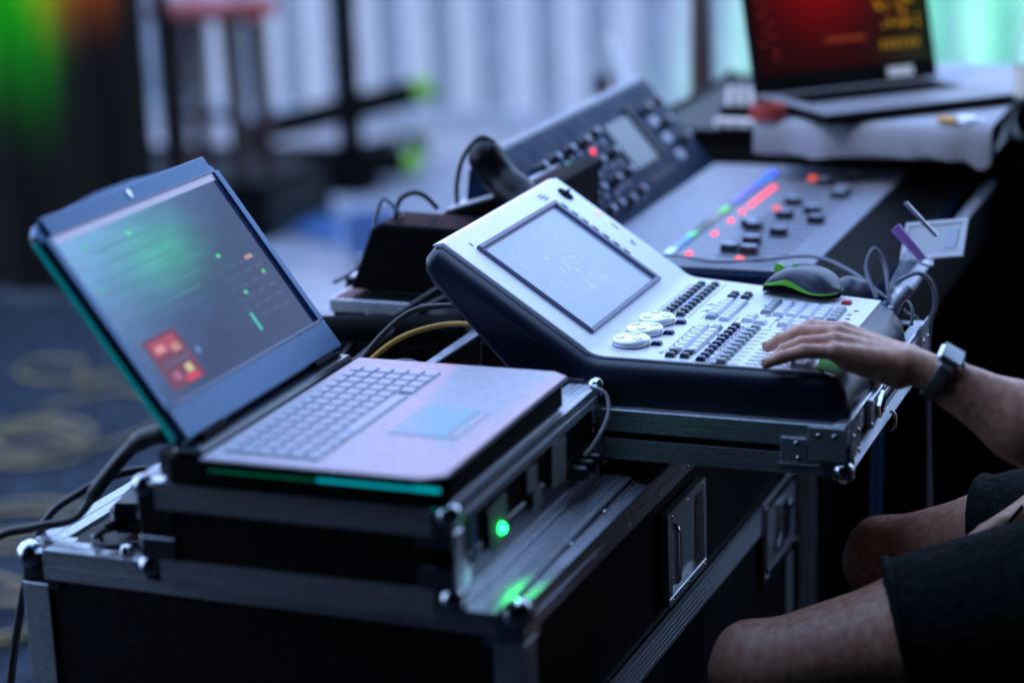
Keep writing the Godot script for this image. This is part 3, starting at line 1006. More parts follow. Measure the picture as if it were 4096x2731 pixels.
	whole("power_lead", tube(lead, rr, 10), M.cable_black, Transform3D(), "thick black power lead with moulded sleeve running down from the laptop's hinge", "cable")
	whole("black_lead", tube(spline([Vector3(-1.2, 0.79, -2.1), Vector3(-1.27, 0.81, -2.06), Vector3(-1.33, 0.79, -2.02), Vector3(-1.38, 0.735, -2.0), Vector3(-1.43, 0.55, -1.99), Vector3(-1.46, 0.3, -1.98), Vector3(-1.5, 0.01, -1.96)], 7), 0.005, 8), M.cable_black, Transform3D(), "thin black cable hanging over the trunk's left corner", "cable")
	# glossy black adaptor on the trunk beside the rack
	var ad := thing("power_adaptor", Vector3(-1.25, 0.747, -2.03), "glossy black power adaptor brick lying beside the rack case", "adaptor")
	bx(ad, "body", Vector3(-1.255, 0.768, -2.07), Vector3(0.085, 0.036, 0.12), M.gloss_black, 0.007, Vector3(0, 12, 0))
	part(ad, "strain_relief", cyl(Vector3(-1.27, 0.765, -2.008), Vector3(-1.275, 0.765, -1.985), 0.007, 0.005), M.matt_black)
	part(ad, "lead", tube(spline([Vector3(-1.275, 0.765, -1.99), Vector3(-1.285, 0.756, -1.97), Vector3(-1.26, 0.752, -1.965), Vector3(-1.23, 0.752, -1.985), Vector3(-1.2, 0.752, -1.97)], 6), 0.004, 8), M.cable_black)
	for e in [[-1.29, -1.985], [-1.215, -1.99], [-1.24, -1.965]]:
		part(ad, "lead_tie", lathe([Vector2(0.0001, 0.01), Vector2(0.006, 0.009), Vector2(0.008, 0.004), Vector2(0.008, 0.0)], 12), M.bright_steel, at(Vector3(e[0], 0.7475, e[1])))

# ------------------------------------------------------------------ the white lighting desk
func desk_tilt(s: float, z: float, up := 0.0) -> Vector3:
	var a := deg_to_rad(34.0)
	return Vector3(-0.835 - cos(a) * s + sin(a) * up, 0.888 + sin(a) * s + cos(a) * up, z)

func smudge_sky_image() -> ImageTexture:
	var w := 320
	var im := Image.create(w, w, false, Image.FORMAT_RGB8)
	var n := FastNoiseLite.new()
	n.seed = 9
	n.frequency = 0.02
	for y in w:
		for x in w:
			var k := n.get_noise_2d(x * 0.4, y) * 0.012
			im.set_pixel(x, y, Color(0.635 + k, 0.675 + k, 0.74 + k))  # grey-blue base holds the sky reflection and washed-out display as colour
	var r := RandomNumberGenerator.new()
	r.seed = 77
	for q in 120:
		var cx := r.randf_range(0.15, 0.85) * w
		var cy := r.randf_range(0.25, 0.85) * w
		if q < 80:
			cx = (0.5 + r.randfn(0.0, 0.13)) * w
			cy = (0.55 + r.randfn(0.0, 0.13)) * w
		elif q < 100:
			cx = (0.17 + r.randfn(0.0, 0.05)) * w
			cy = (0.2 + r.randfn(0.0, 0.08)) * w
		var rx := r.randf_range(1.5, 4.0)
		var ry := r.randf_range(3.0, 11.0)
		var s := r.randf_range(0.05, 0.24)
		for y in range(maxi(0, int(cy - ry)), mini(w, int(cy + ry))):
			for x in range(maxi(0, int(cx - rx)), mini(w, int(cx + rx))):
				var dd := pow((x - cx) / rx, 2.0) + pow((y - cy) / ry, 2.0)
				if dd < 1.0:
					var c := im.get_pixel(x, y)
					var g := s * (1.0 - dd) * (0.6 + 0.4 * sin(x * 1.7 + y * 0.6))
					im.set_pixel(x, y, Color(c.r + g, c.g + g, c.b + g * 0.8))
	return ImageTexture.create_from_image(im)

func build_lighting_desk() -> void:
	var t := thing("lighting_desk", Vector3(-0.8, 0.786, -2.57), "white lighting control desk with tilted screen, jog wheels and rows of keys", "control desk")
	var far := func(v: Vector3) -> Vector3:
		# the rear edge runs slightly towards the front at the right end
		var f: float = clampf((v.x + 0.84) / 0.32, 0.0, 1.0)
		var k := 1.0 - f * 0.19
		return Vector3(v.x, v.y, -2.352 + (v.z + 2.352) * k)
	var prof := PackedVector2Array([Vector2(-0.88, 0.796), Vector2(-0.56, 0.796), Vector2(-0.54, 0.802), Vector2(-0.526, 0.819), Vector2(-0.521, 0.842), Vector2(-0.526, 0.864), Vector2(-0.54, 0.88), Vector2(-0.562, 0.886), Vector2(-0.822, 0.886), Vector2(-0.838, 0.889)])
	var tp := desk_tilt(0.222, 0)
	prof.append_array([Vector2(tp.x, tp.y - 0.001), Vector2(tp.x - 0.014, tp.y - 0.003), Vector2(tp.x - 0.024, tp.y - 0.014), Vector2(tp.x - 0.025, tp.y - 0.03), Vector2(tp.x - 0.016, tp.y - 0.046)])
	part(t, "body", prism(prof, -2.795, -2.352, 0.034, 8, 45.0, far, 0.02), M.navy_bolster)
	# white top plate, flat part and tilted part in one bent sheet
	var q := 0.0035
	var e0 := desk_tilt(0.012, 0)
	var e1 := desk_tilt(0.224, 0)
	var up := Vector2(sin(deg_to_rad(34.0)), cos(deg_to_rad(34.0))) * q
	var sheet := PackedVector2Array([Vector2(-0.556, 0.8845), Vector2(-0.556, 0.8885), Vector2(-0.818, 0.8885)])
	for k in 5:
		var f := (k + 1) / 6.0
		var m0 := Vector2(-0.818, 0.8885).lerp(Vector2(-0.836, 0.8895), f)
		var m1 := Vector2(-0.836, 0.8895).lerp(Vector2(e0.x, e0.y) + up, f)
		sheet.append(m0.lerp(m1, f))
	sheet.append_array([Vector2(e0.x, e0.y) + up, Vector2(e1.x, e1.y) + up, Vector2(e1.x - 0.01, e1.y + 0.0008), Vector2(e1.x - 0.013, e1.y - 0.002), Vector2(e1.x, e1.y - 0.004), Vector2(e0.x, e0.y - 0.004), Vector2(-0.83, 0.8845)])
	part(t, "top_plate", prism(sheet, -2.776, -2.3735, 0.0018, 3, 45.0, far), M.white_panel)
	var a := deg_to_rad(34.0)
	var B := Basis(Vector3(-cos(a), sin(a), 0), Vector3(sin(a), cos(a), 0), Vector3(0, 0, 1))
	# screen: frame of four strips standing proud, glass between
	var fr := part(t, "screen_frame", cbox(Vector3(0.0065, 0.008, 0.276), 0.001), M.bezel_lilac, Transform3D(B, desk_tilt(0.0215, -2.5565, q + 0.0012)))
	for e in [[0.1925, -2.5565, 0.0065, 0.276], [0.107, -2.4205, 0.1646, 0.004], [0.107, -2.6895, 0.1646, 0.01]]:
		part(fr, "frame_strip", cbox(Vector3(e[2], 0.008, e[3]), 0.001), M.bezel_lilac, Transform3D(B, desk_tilt(e[0], e[1], q + 0.0012)))
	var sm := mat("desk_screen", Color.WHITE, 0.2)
	sm.albedo_texture = smudge_sky_image()
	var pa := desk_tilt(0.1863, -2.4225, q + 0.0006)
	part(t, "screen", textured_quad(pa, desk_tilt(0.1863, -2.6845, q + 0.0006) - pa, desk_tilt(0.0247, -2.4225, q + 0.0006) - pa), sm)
	# eight soft keys beside the screen, a round badge, LED, slot, small marks
	for k in 7:
		part(t, "soft_key", cbox(Vector3(0.009, 0.003, 0.0035), 0.0006), M.dark_key, Transform3D(B, desk_tilt(0.0772 + k * 0.0172, -2.7055, q + 0.001)))
		part(t, "printed_mark", cbox(Vector3(0.005, 0.0006, 0.003), 0.0), M.print_grey, Transform3D(B, desk_tilt(0.084 + k * 0.0172, -2.7115, q + 0.0002)))
	var disc := part(t, "desk_lamp_socket", lathe([Vector2(0.0001, 0.004), Vector2(0.004, 0.004), Vector2(0.0045, 0.002), Vector2(0.009, 0.002), Vector2(0.0125, 0.001), Vector2(0.0125, 0.0)], 20), M.matt_black, Transform3D(B, desk_tilt(0.1962, -2.7452, q)))
	part(disc, "socket_lug", cbox(Vector3(0.004, 0.006, 0.003), 0.0008), M.matt_black, Transform3D(B, desk_tilt(0.197, -2.7535, q + 0.003)))
	part(t, "led_lamp", cbox(Vector3(0.008, 0.002, 0.004), 0.0008), glow("led_pink", Color(0.75, 0.5, 0.9), 0.6), Transform3D(B, desk_tilt(0.1473, -2.7576, q + 0.001)))
	part(t, "card_slot", cbox(Vector3(0.013, 0.001, 0.002), 0.0), M.print_grey, Transform3D(B, desk_tilt(0.1177, -2.7577, q + 0.0003)))
	for e in [[0.0823, -2.744, 0.008, 0.002], [0.0823, -2.748, 0.011, 0.002], [0.086, -2.752, 0.006, 0.002], [0.214, -2.684, 0.002, 0.016], [0.2095, -2.687, 0.0025, 0.02], [0.2033, -2.4185, 0.006, 0.003]]:
		part(t, "printed_mark", cbox(Vector3(e[2], 0.0006, e[3]), 0.0), M.print_grey, Transform3D(B, desk_tilt(e[0], e[1], q + 0.0002)))
	part(t, "printed_mark", cbox(Vector3(0.0018, 0.0006, 0.014), 0.0), M.print_dark, Transform3D(B, desk_tilt(0.2045, -2.69, q + 0.0002), ))
	# jog wheels
	var wy := 0.8885
	for k in 3:
		var c := Vector3(-0.8025, wy, -2.4285 - k * 0.0518)
		var w := part(t, "jog_wheel", lathe([Vector2(0.0001, 0.0105), Vector2(0.019, 0.0102), Vector2(0.0225, 0.0094), Vector2(0.0238, 0.008), Vector2(0.0232, 0.0066), Vector2(0.021, 0.0062), Vector2(0.021, 0.0048), Vector2(0.0234, 0.0046), Vector2(0.0236, 0.003), Vector2(0.0225, 0.0016), Vector2(0.019, 0.0)], 40), M.wheel_silver, at(c))
		var ang: float = [0.6, 1.5, 2.2][k]
		for s in 3:
			var v := Vector3(cos(ang + s * TAU / 3.0), 0, sin(ang + s * TAU / 3.0)) * 0.0135
			part(w, "finger_dimple", lathe([Vector2(0.0001, 0.0), Vector2(0.0028, 0.0003), Vector2(0.0048, 0.0011), Vector2(0.0055, 0.0013), Vector2(0.006, 0.0009)], 18), M.brushed_aluminium, at(c + v + Vector3(0, 0.0098, 0)))
		part(t, "key", keycap(0.0125, 0.005, 0.0095), M.blue_key, at(Vector3(-0.7722, wy, -2.4345 - k * 0.0507)))
	# printed frame lines
	var line := func(x0: float, z0: float, x1: float, z1: float) -> void:
		bx(t, "printed_line", Vector3((x0 + x1) * 0.5, wy + 0.0002, (z0 + z1) * 0.5), Vector3(maxf(absf(x1 - x0), 0.0007), 0.0005, maxf(absf(z1 - z0), 0.0009)), M.print_grey, 0.0)
	line.call(-0.8185, -2.565, -0.8185, -2.735)
	line.call(-0.8185, -2.562, -0.775, -2.562)
	line.call(-0.771, -2.562, -0.771, -2.74)
	line.call(-0.754, -2.565, -0.754, -2.655)
	line.call(-0.753, -2.41, -0.753, -2.527)
	line.call(-0.709, -2.375, -0.709, -2.54)
	line.call(-0.661, -2.542, -0.661, -2.583)
	line.call(-0.71, -2.552, -0.71, -2.58)
	# keys: [x, first z, step, count, size x, size z, material]
	var K := func(x: float, z: float, m: String, sx := 0.0125, sz := 0.012, h := 0.006) -> void:
		part(t, "key", keycap(sx, h, sz), M[m], at(Vector3(x, wy, z)))
	for k in 10:
		var z := -2.5715 - k * 0.0174
		K.call(-0.8015, z, "dark_key", 0.0108, 0.0088)
		K.call(-0.783, z, "dark_key", 0.0108, 0.0088)
		for x in [-0.8115, -0.793]:
			bx(t, "legend_plate", Vector3(x, wy + 0.0006, z), Vector3(0.0072, 0.0012, 0.0122), M.tape_white, 0.0003)
			if k < 6:
				bx(t, "printed_mark", Vector3(x, wy + 0.0014, z), Vector3(0.0028, 0.0005, 0.005), M.print_dark if not (x > -0.8 and k in [4, 5, 3]) else M.led_blue, 0.0)
	for k in 6:
		K.call(-0.7425, -2.571 - k * 0.0157, "white_key" if k > 0 else "grey_key", 0.0135, 0.0154, 0.005)
		K.call(-0.724, -2.567 - k * 0.0157, "white_key", 0.0135, 0.0154, 0.005)
	for x in [-0.744, -0.7262]:
		K.call(x, -2.671, "dark_key", 0.0115, 0.0085)
		K.call(x, -2.686, "dark_key", 0.0115, 0.0085)
		K.call(x + 0.003, -2.3885, "dark_key", 0.0115, 0.0085)
		K.call(x + 0.003, -2.4035, "dark_key", 0.0115, 0.0085)
	for k in 7:
		K.call(-0.7395, -2.42 - k * 0.0169, "white_key", 0.0135, 0.0166, 0.005)
		K.call(-0.722, -2.417 - k * 0.0169, "white_key" if k < 6 else "grey_key", 0.0135, 0.0166, 0.005)
		bx(t, "printed_mark", Vector3(-0.75, wy + 0.0003, -2.42 - k * 0.0169), Vector3(0.0035, 0.0005, 0.004), M.print_grey, 0.0)
	for k in 10:
		var z := -2.3805 - k * 0.01695
		K.call(-0.701, z, "blue_key", 0.0112, 0.0092, 0.006)
		K.call(-0.675, z + 0.004, "grey_key", 0.0118, 0.0092, 0.006)
		bx(t, "legend_plate", Vector3(-0.6915, wy + 0.0006, z + 0.001), Vector3(0.0066, 0.0012, 0.011), M.tape_white, 0.0003)
		bx(t, "legend_plate", Vector3(-0.6845, wy + 0.0006, z + 0.003), Vector3(0.006, 0.0012, 0.011), M.grey_key, 0.0003)
		part(t, "led_lamp", dome(0.0018, 0.001), M.led_white if k in [1, 2] else M.print_dark, at(Vector3(-0.6915, wy + 0.0012, z + 0.001)))
		bx(t, "printed_line", Vector3(-0.66, wy + 0.0002, z + 0.004), Vector3(0.01, 0.0005, 0.0008), M.print_grey, 0.0)
	for x in [-0.694, -0.6765]:
		K.call(x, -2.5665 + (x + 0.694) * 0.5, "white_key", 0.0155, 0.0135, 0.005)
	K.call(-0.694, -2.581, "white_key", 0.0155, 0.0135, 0.005)
	for e in [[-0.682, -2.611, "grey_key"], [-0.6645, -2.605, "white_key"], [-0.647, -2.602, "white_key"], [-0.629, -2.598, "white_key"], [-0.6115, -2.595, "white_key"], [-0.594, -2.5915, "grey_key"]]:
		for k in 4:
			K.call(e[0], e[1] - k * 0.0157, e[2], 0.0135, 0.0154, 0.005)
	for e in [[-0.6465, -2.556, "white_key"], [-0.628, -2.551, "white_key"], [-0.611, -2.548, "grey_key"]]:
		for k in 2:
			K.call(e[0], e[1] - k * 0.0158, e[2], 0.0145, 0.0154, 0.0055)
	K.call(-0.5935, -2.556, "red_key", 0.0125, 0.013, 0.006)
	K.call(-0.5945, -2.676, "red_key", 0.0125, 0.011, 0.005)
	bx(t, "legend_plate", Vector3(-0.603, wy + 0.0006, -2.556), Vector3(0.008, 0.0012, 0.013), M.red_key, 0.0003)
	# small legends
	var rr := RandomNumberGenerator.new()
	rr.seed = 4
	for e in [[-0.66, -2.588], [-0.64, -2.534], [-0.62, -2.532], [-0.602, -2.53], [-0.675, -2.592], [-0.69, -2.64], [-0.578, -2.6], [-0.58, -2.62], [-0.576, -2.64], [-0.76, -2.6], [-0.762, -2.63], [-0.712, -2.45], [-0.712, -2.49], [-0.756, -2.4], [-0.66, -2.575]]:
		for k in 3:
			bx(t, "printed_mark", Vector3(e[0] + rr.randf_range(-0.002, 0.002), wy + 0.0002, e[1] - k * 0.0035), Vector3(rr.randf_range(0.004, 0.009), 0.0005, 0.0011), M.print_grey, 0.0)
	# faders: ten slots with caps
	for k in 10:
		var z := -2.5185 + k * 0.0153
		var s := bx(t, "fader_slot", Vector3(-0.619, wy + 0.0002, z), Vector3(0.058, 0.0006, 0.0016), M.slot_dark, 0.0)
		for q2 in 6:
			bx(s, "scale_mark", Vector3(-0.641 + q2 * 0.008, wy + 0.0002, z + 0.0065), Vector3(0.0007, 0.0005, 0.003), M.print_grey, 0.0)
		var cap := PackedVector2Array([Vector2(-0.012, 0.0), Vector2(-0.0112, 0.0068), Vector2(-0.008, 0.0074), Vector2(-0.0042, 0.005), Vector2(0.0, 0.0044), Vector2(0.0042, 0.005), Vector2(0.008, 0.0074), Vector2(0.0112, 0.0068), Vector2(0.012, 0.0)])
		part(t, "fader_cap", prism(cap, -0.0055, 0.0055), M.white_key, at(Vector3(-0.5925 if k < 8 else -0.581, wy + 0.0015, z + 0.001)))
		bx(s, "cap_line", Vector3(-0.5925 if k < 8 else -0.581, wy + 0.0064, z + 0.001), Vector3(0.0008, 0.0004, 0.0112), M.print_dark, 0.0)
	bx(t, "tape_strip", Vector3(-0.575, wy + 0.0012, -2.384), Vector3(0.05, 0.0012, 0.012), M.tape_white, 0.0, Vector3(0, 0, -6))
	bx(t, "green_sticker", Vector3(-0.549, wy + 0.001, -2.3875), Vector3(0.03, 0.002, 0.026), M.sticker_green, 0.0005, Vector3(8, 0, -10))
	# riser block under the tilted part
	bx(t, "riser_block", Vector3(-0.945, 0.83, -2.6), Vector3(0.13, 0.088, 0.3), M.matt_black, 0.004)
	part(t, "lamp_stalk", tube(spline([Vector3(-0.535, 0.868, -2.712), Vector3(-0.527, 0.885, -2.718), Vector3(-0.516, 0.882, -2.7), Vector3(-0.512, 0.865, -2.68)], 5), 0.0022, 6), M.cable_black)

	# cables plugged into the back
	var pl := thing("plug_cable", Vector3(-1.0, 0.88, -2.5), "yellow cable with black plug leaving the back of the lighting desk", "cable")
	part(pl, "plug", tube(PackedVector3Array([Vector3(-0.985, 0.893, -2.5), Vector3(-1.005, 0.888, -2.5), Vector3(-1.012, 0.885, -2.5), Vector3(-1.034, 0.88, -2.5)]), [0.0105, 0.0105, 0.009, 0.0075], 12), M.matt_black)
	part(pl, "cord", tube(spline([Vector3(-1.03, 0.881, -2.5), Vector3(-1.08, 0.877, -2.5), Vector3(-1.13, 0.862, -2.48), Vector3(-1.17, 0.83, -2.46), Vector3(-1.21, 0.775, -2.44), Vector3(-1.3, 0.756, -2.42), Vector3(-1.4, 0.7, -2.45), Vector3(-1.44, 0.3, -2.5), Vector3(-1.5, 0.01, -2.6)], 8), 0.0036, 8), M.cable_yellow)
	pl = thing("plug_cable", Vector3(-1.0, 0.9, -2.51), "black cable arching from the back of the lighting desk above the yellow one", "cable")
	part(pl, "plug", tube(PackedVector3Array([Vector3(-1.0, 0.902, -2.515), Vector3(-1.018, 0.898, -2.515), Vector3(-1.03, 0.897, -2.515)]), [0.007, 0.0065, 0.0045], 10), M.matt_black)
	part(pl, "cord", tube(spline([Vector3(-1.025, 0.898, -2.515), Vector3(-1.075, 0.9, -2.51), Vector3(-1.12, 0.893, -2.5), Vector3(-1.155, 0.865, -2.48), Vector3(-1.19, 0.82, -2.46), Vector3(-1.24, 0.756, -2.45), Vector3(-1.35, 0.752, -2.43), Vector3(-1.42, 0.5, -2.4), Vector3(-1.45, 0.01, -2.5)], 8), 0.004, 8), M.cable_black)
	whole("thin_cable", tube(spline([Vector3(-1.21, 0.9, -2.2), Vector3(-1.17, 0.86, -2.33), Vector3(-1.12, 0.852, -2.4), Vector3(-1.085, 0.85, -2.42), Vector3(-1.06, 0.826, -2.41)], 8), 0.0022, 6), M.cable_grey, Transform3D(), "thin pale cable bowing up behind the laptop keyboard", "cable")
	whole("black_lead", tube(spline([Vector3(-1.05, 0.93, -2.66), Vector3(-1.12, 0.9, -2.68), Vector3(-1.2, 0.85, -2.66), Vector3(-1.28, 0.79, -2.62), Vector3(-1.35, 0.6, -2.6), Vector3(-1.4, 0.2, -2.6), Vector3(-1.45, 0.01, -2.7)], 8), 0.005, 8), M.cable_black, Transform3D(), "black cable sloping down behind the lighting desk to the floor", "cable")

# ------------------------------------------------------------------ mouse
func build_mouse() -> void:
	var t := thing("computer_mouse", Vector3(-0.66, 0.889, -2.715), "grey wireless mouse with bright green side line on the lighting desk", "computer mouse")
	# long axis from (-0.715, -2.735) to (-0.6, -2.7)
	var ax := Vector3(0.955, 0, 0.27).normalized()
	var sd := Vector3(-ax.z, 0, ax.x)
	var c := Vector3(-0.659, 0.889, -2.706)
	var half := 0.054
	var wfun := func(u: float) -> float:
		return 0.031 * pow(maxf(0.0, 1.0 - pow(absf(u), 3.2)), 0.5) * (1.0 - 0.1 * cos(u * 3.0))
	var top := func(u: float) -> float:
		return 0.0395 * pow(maxf(0.0, 1.0 - pow(absf(u * 0.985 - 0.08), 2.3)), 0.62)
	var seam := func(u: float) -> float:
		return 0.011 + 0.0125 * exp(-pow((u + 0.12) / 0.42, 2.0)) + 0.003 * (1.0 if u < -0.6 else 0.0) * 0.0 + 0.0055 * clampf(-u, 0.0, 1.0)
	var shell := func(lo: float, hi: float, fat: float) -> ArrayMesh:
		var rings := []
		for i in 33:
			var u := -0.999 + 1.998 * i / 32.0
			var w: float = wfun.call(u) + fat
			var hgt: float = maxf(top.call(u), 0.004)
			var sm: float = minf(seam.call(u), hgt * 0.8)
			var ring := []
			for k in 24:
				var th := TAU * k / 24.0
				var cx := cos(th)
				var sy := sin(th)
				var y: float
				if lo < 0.5:
					y = (0.003 + (sm - 0.003) * (0.5 + 0.5 * sy)) if hi < 1.5 else 0.0
				else:
					y = sm + (hgt - sm) * sy if sy > 0.0 else sm - 0.002
				var ww: float = w * (signf(cx) * pow(absf(cx), 0.55))
				if lo < 0.5:
					ww *= 0.93 + 0.07 * (0.5 + 0.5 * sy)
				ring.append(c + ax * (u * half) + sd * ww + Vector3(0, y, 0))
			rings.append(ring)
		return ring_mesh(rings)
	part(t, "lower_body", shell.call(0.0, 1.0, 0.0), M.matt_black)
	part(t, "upper_shell", shell.call(1.0, 1.0, 0.0002), M.mouse_grey)
	for s in [-1.0, 1.0]:
		# side band: a strip that is broad under the thumb rest and thin at both ends
		var rings := []
		for i in 33:
			var u := -0.985 + 1.97 * i / 32.0
			var w: float = wfun.call(u)
			var sm: float = minf(seam.call(u), maxf(top.call(u), 0.004) * 0.8)
			var b := 0.0012 + 0.0052 * exp(-pow((u + 0.08) / 0.4, 2.0))
			var p := c + ax * (u * half) + Vector3(0, sm, 0)
			var o: Vector3 = sd * s
			rings.append([p + o * (w * 0.9) + Vector3(0, -b, 0), p + o * (w + 0.0016) + Vector3(0, -b, 0), p + o * (w + 0.0012) + Vector3(0, 0.0008, 0), p + o * (w * 0.9) + Vector3(0, 0.0008, 0)])
		part(t, "green_band", ring_mesh(rings), M.mouse_green)
	var wh := c + ax * (-0.62 * half) + Vector3(0, 0.031, 0)
	part(t, "scroll_wheel", cyl(wh - sd * 0.003, wh + sd * 0.003, 0.0075, -1.0, 16), M.mouse_green)
	part(t, "dpi_button", cbox(Vector3(0.008, 0.002, 0.005), 0.0008), M.mouse_green, Transform3D(Basis(ax, Vector3.UP, sd), c + ax * (-0.2 * half) + Vector3(0, 0.0402, 0)))

# ------------------------------------------------------------------ mixing desk behind
func bridge(s: float, z: float, up := 0.0) -> Vector3:
	var a := deg_to_rad(50.0)
	return Vector3(-1.03 - cos(a) * s + sin(a) * up, 0.885 + sin(a) * s + cos(a) * up, z)

func knob_mesh() -> ArrayMesh:
	if not mesh_cache.has("knob"):
		mesh_cache["knob"] = lathe([Vector2(0.0001, 0.019), Vector2(0.0068, 0.019), Vector2(0.0078, 0.0175), Vector2(0.0086, 0.004), Vector2(0.0098, 0.003), Vector2(0.0098, 0.0)], 16)
		mesh_cache["knobtop"] = lathe([Vector2(0.0001, 0.0012), Vector2(0.0055, 0.0012), Vector2(0.0062, 0.0)], 14)
	return mesh_cache["knob"]

func build_mixing_desk() -> void:
	var t := thing("mixing_desk", Vector3(-0.93, 0.803, -3.22), "navy blue sound mixing desk with grey fader surface and sloping knob panel", "mixing desk")
	var z0 := -2.835
	var z1 := -3.585
	var tp := bridge(0.178, 0)
	var prof := PackedVector2Array([Vector2(-1.2, 0.804), Vector2(-0.62, 0.804), Vector2(-0.606, 0.812), Vector2(-0.602, 0.832), Vector2(-0.61, 0.85), Vector2(-0.63, 0.862), Vector2(-0.685, 0.879), Vector2(-1.026, 0.881), Vector2(tp.x, tp.y), Vector2(tp.x - 0.018, tp.y + 0.001), Vector2(tp.x - 0.03, tp.y - 0.012)])
	part(t, "body", prism(prof, z1, z0, 0.006, 3, 30.0), M.navy_metal)
	bx(t, "fader_plate", Vector3(-0.8565, 0.8825, -3.21), Vector3(0.335, 0.004, 0.73), M.grey_fader_plate, 0.001)
	part(t, "top_trim", tube(PackedVector3Array([Vector3(tp.x - 0.014, tp.y + 0.001, z0 - 0.01), Vector3(tp.x - 0.014, tp.y + 0.001, z1 + 0.01)]), 0.009, 10), M.grey_fader_plate)
	part(t, "wrist_pad", prism(PackedVector2Array([Vector2(-0.688, 0.884), Vector2(-0.66, 0.879), Vector2(-0.63, 0.867), Vector2(-0.612, 0.853), Vector2(-0.606, 0.84), Vector2(-0.63, 0.86), Vector2(-0.685, 0.877)]), z1 + 0.004, z0 - 0.004, 0.002, 2, 50.0), M.matt_black)
	# lines between the channel strips
	for k in 24:
		bx(t, "channel_line", Vector3(-0.8, 0.8848, -2.87 - k * 0.0295), Vector3(0.2, 0.0006, 0.0012), M.print_grey, 0.0)
		bx(t, "fader_slot", Vector3(-0.785, 0.8849, -2.885 - k * 0.0295), Vector3(0.1, 0.0007, 0.003), M.slot_dark, 0.0)
	# colour strip of channel displays and the row of lit keys
	var cols := ["led_white", "led_sky", "led_sky", "led_teal", "", "", "", "", "led_lime", "", "led_purple", "led_purple", "led_purple", "led_purple", "led_sky", "led_sky", "led_blue"]
	bx(t, "display_strip", Vector3(-0.903, 0.8855, -3.21), Vector3(0.017, 0.002, 0.62), M.gloss_black, 0.0005)
	for k in cols.size():
		if cols[k] != "":
			bx(t, "display_lamp", Vector3(-0.903, 0.8872, -2.92 - k * 0.0355), Vector3(0.012, 0.0018, 0.0335), M[cols[k]], 0.0005)
	for e in [-2.915, -3.046, -3.136, -3.201, -3.25, -3.28, -3.31, -3.34, -3.37, -3.39]:
		part(t, "lit_key", keycap(0.008, 0.003, 0.016), M.led_red, at(Vector3(-0.874, 0.8845, e)))
	for e in [[-0.828, -3.232, "led_orange"], [-0.829, -3.471, "led_orange"], [-0.796, -2.8985, "led_orange"]]:
		part(t, "lit_key", keycap(0.011, 0.004, 0.013), M[e[2]], at(Vector3(e[0], 0.8845, e[1])))
	# fader caps
	var cap := PackedVector2Array([Vector2(-0.013, 0.0), Vector2(-0.0115, 0.011), Vector2(-0.007, 0.0115), Vector2(-0.003, 0.0085), Vector2(0.003, 0.0085), Vector2(0.007, 0.0115), Vector2(0.0115, 0.011), Vector2(0.013, 0.0)])
	var cm := prism(cap, -0.008, 0.008)
	for e in [[-0.8211, -2.941], [-0.7914, -2.935], [-0.8031, -2.994], [-0.8352, -3.1033], [-0.825, -3.085], [-0.7795, -3.056], [-0.8, -3.1714], [-0.8107, -3.2681], [-0.7672, -3.2127], [-0.7461, -3.1484], [-0.7528, -3.3309], [-0.755, -3.36], [-0.8, -3.43], [-0.76, -3.47]]:
		var f := part(t, "fader_cap", cm, M.knob_cap, at(Vector3(e[0], 0.8855, e[1])))
		bx(f, "cap_top", Vector3(e[0], 0.8962, e[1]), Vector3(0.02, 0.0025, 0.0135), M.knob_pale, 0.0008)
	# sloping panel
	var a := deg_to_rad(50.0)
	var B := Basis(Vector3(-cos(a), sin(a), 0), Vector3(sin(a), cos(a), 0), Vector3(0, 0, 1))
	part(t, "knob_panel", cbox(Vector3(0.16, 0.003, 0.7), 0.001), M.navy_metal, Transform3D(B, bridge(0.093, -3.215, 0.001)))
	var sc := part(t, "display_screen", cbox(Vector3(0.088, 0.004, 0.115), 0.001), glow("mixer_screen", Color(0.3, 0.45, 0.5), 0.03, lin(0.04, 0.055, 0.07)), Transform3D(B, bridge(0.099, -3.325, 0.004)))
	part(sc, "screen_shade", cbox(Vector3(0.1, 0.009, 0.016), 0.002), M.slot_dark, Transform3D(B, bridge(0.105, -3.395, 0.006)))
	var km := knob_mesh()
	for e in [[0.1378, -2.95], [0.1395, -3.01], [0.1406, -3.075], [0.141, -3.1455], [0.1042, -3.2133], [0.102, -3.1424], [0.1024, -3.0721], [0.0662, -3.211], [0.0649, -3.1474], [0.0647, -3.0745], [0.0268, -3.1413], [0.1, -3.0], [0.145, -3.5243], [0.105, -3.5], [0.065, -3.0], [0.03, -3.05], [0.105, -2.94], [0.065, -2.94], [0.03, -2.98], [0.03, -3.2], [0.1, -3.035], [0.065, -3.04], [0.145, -3.2], [0.03, -3.09], [0.14, -3.46], [0.065, -3.52]]:
		var k := part(t, "knob", km, M.knob_cap, Transform3D(B, bridge(e[0] - 0.006, e[1], 0.0025)))
		part(k, "knob_top", mesh_cache["knobtop"], M.knob_pale, Transform3D(B, bridge(e[0] - 0.006, e[1], 0.0215)))
	for e in [[0.1173, -3.1697, "led_red"], [0.0756, -3.1047, "led_orange"], [0.0595, -3.2384, "led_red"], [0.0251, -3.1052, "led_blue"], [0.0677, -3.4099, "led_teal"], [0.118, -3.06, "led_teal"]]:
		part(t, "led_lamp", dome(0.0052, 0.004), M[e[2]], Transform3D(B, bridge(e[0], e[1], 0.0025)))
	var rr := RandomNumberGenerator.new()
	rr.seed = 12
	for k in 34:
		part(t, "small_key", keycap(0.008, 0.003, 0.01), M.knob_pale, Transform3D(B, bridge([0.122, 0.083, 0.046, 0.016][k % 4] + rr.randf_range(-0.004, 0.004), -2.95 - k * 0.0085 + rr.randf_range(-0.006, 0.006), 0.0025)))
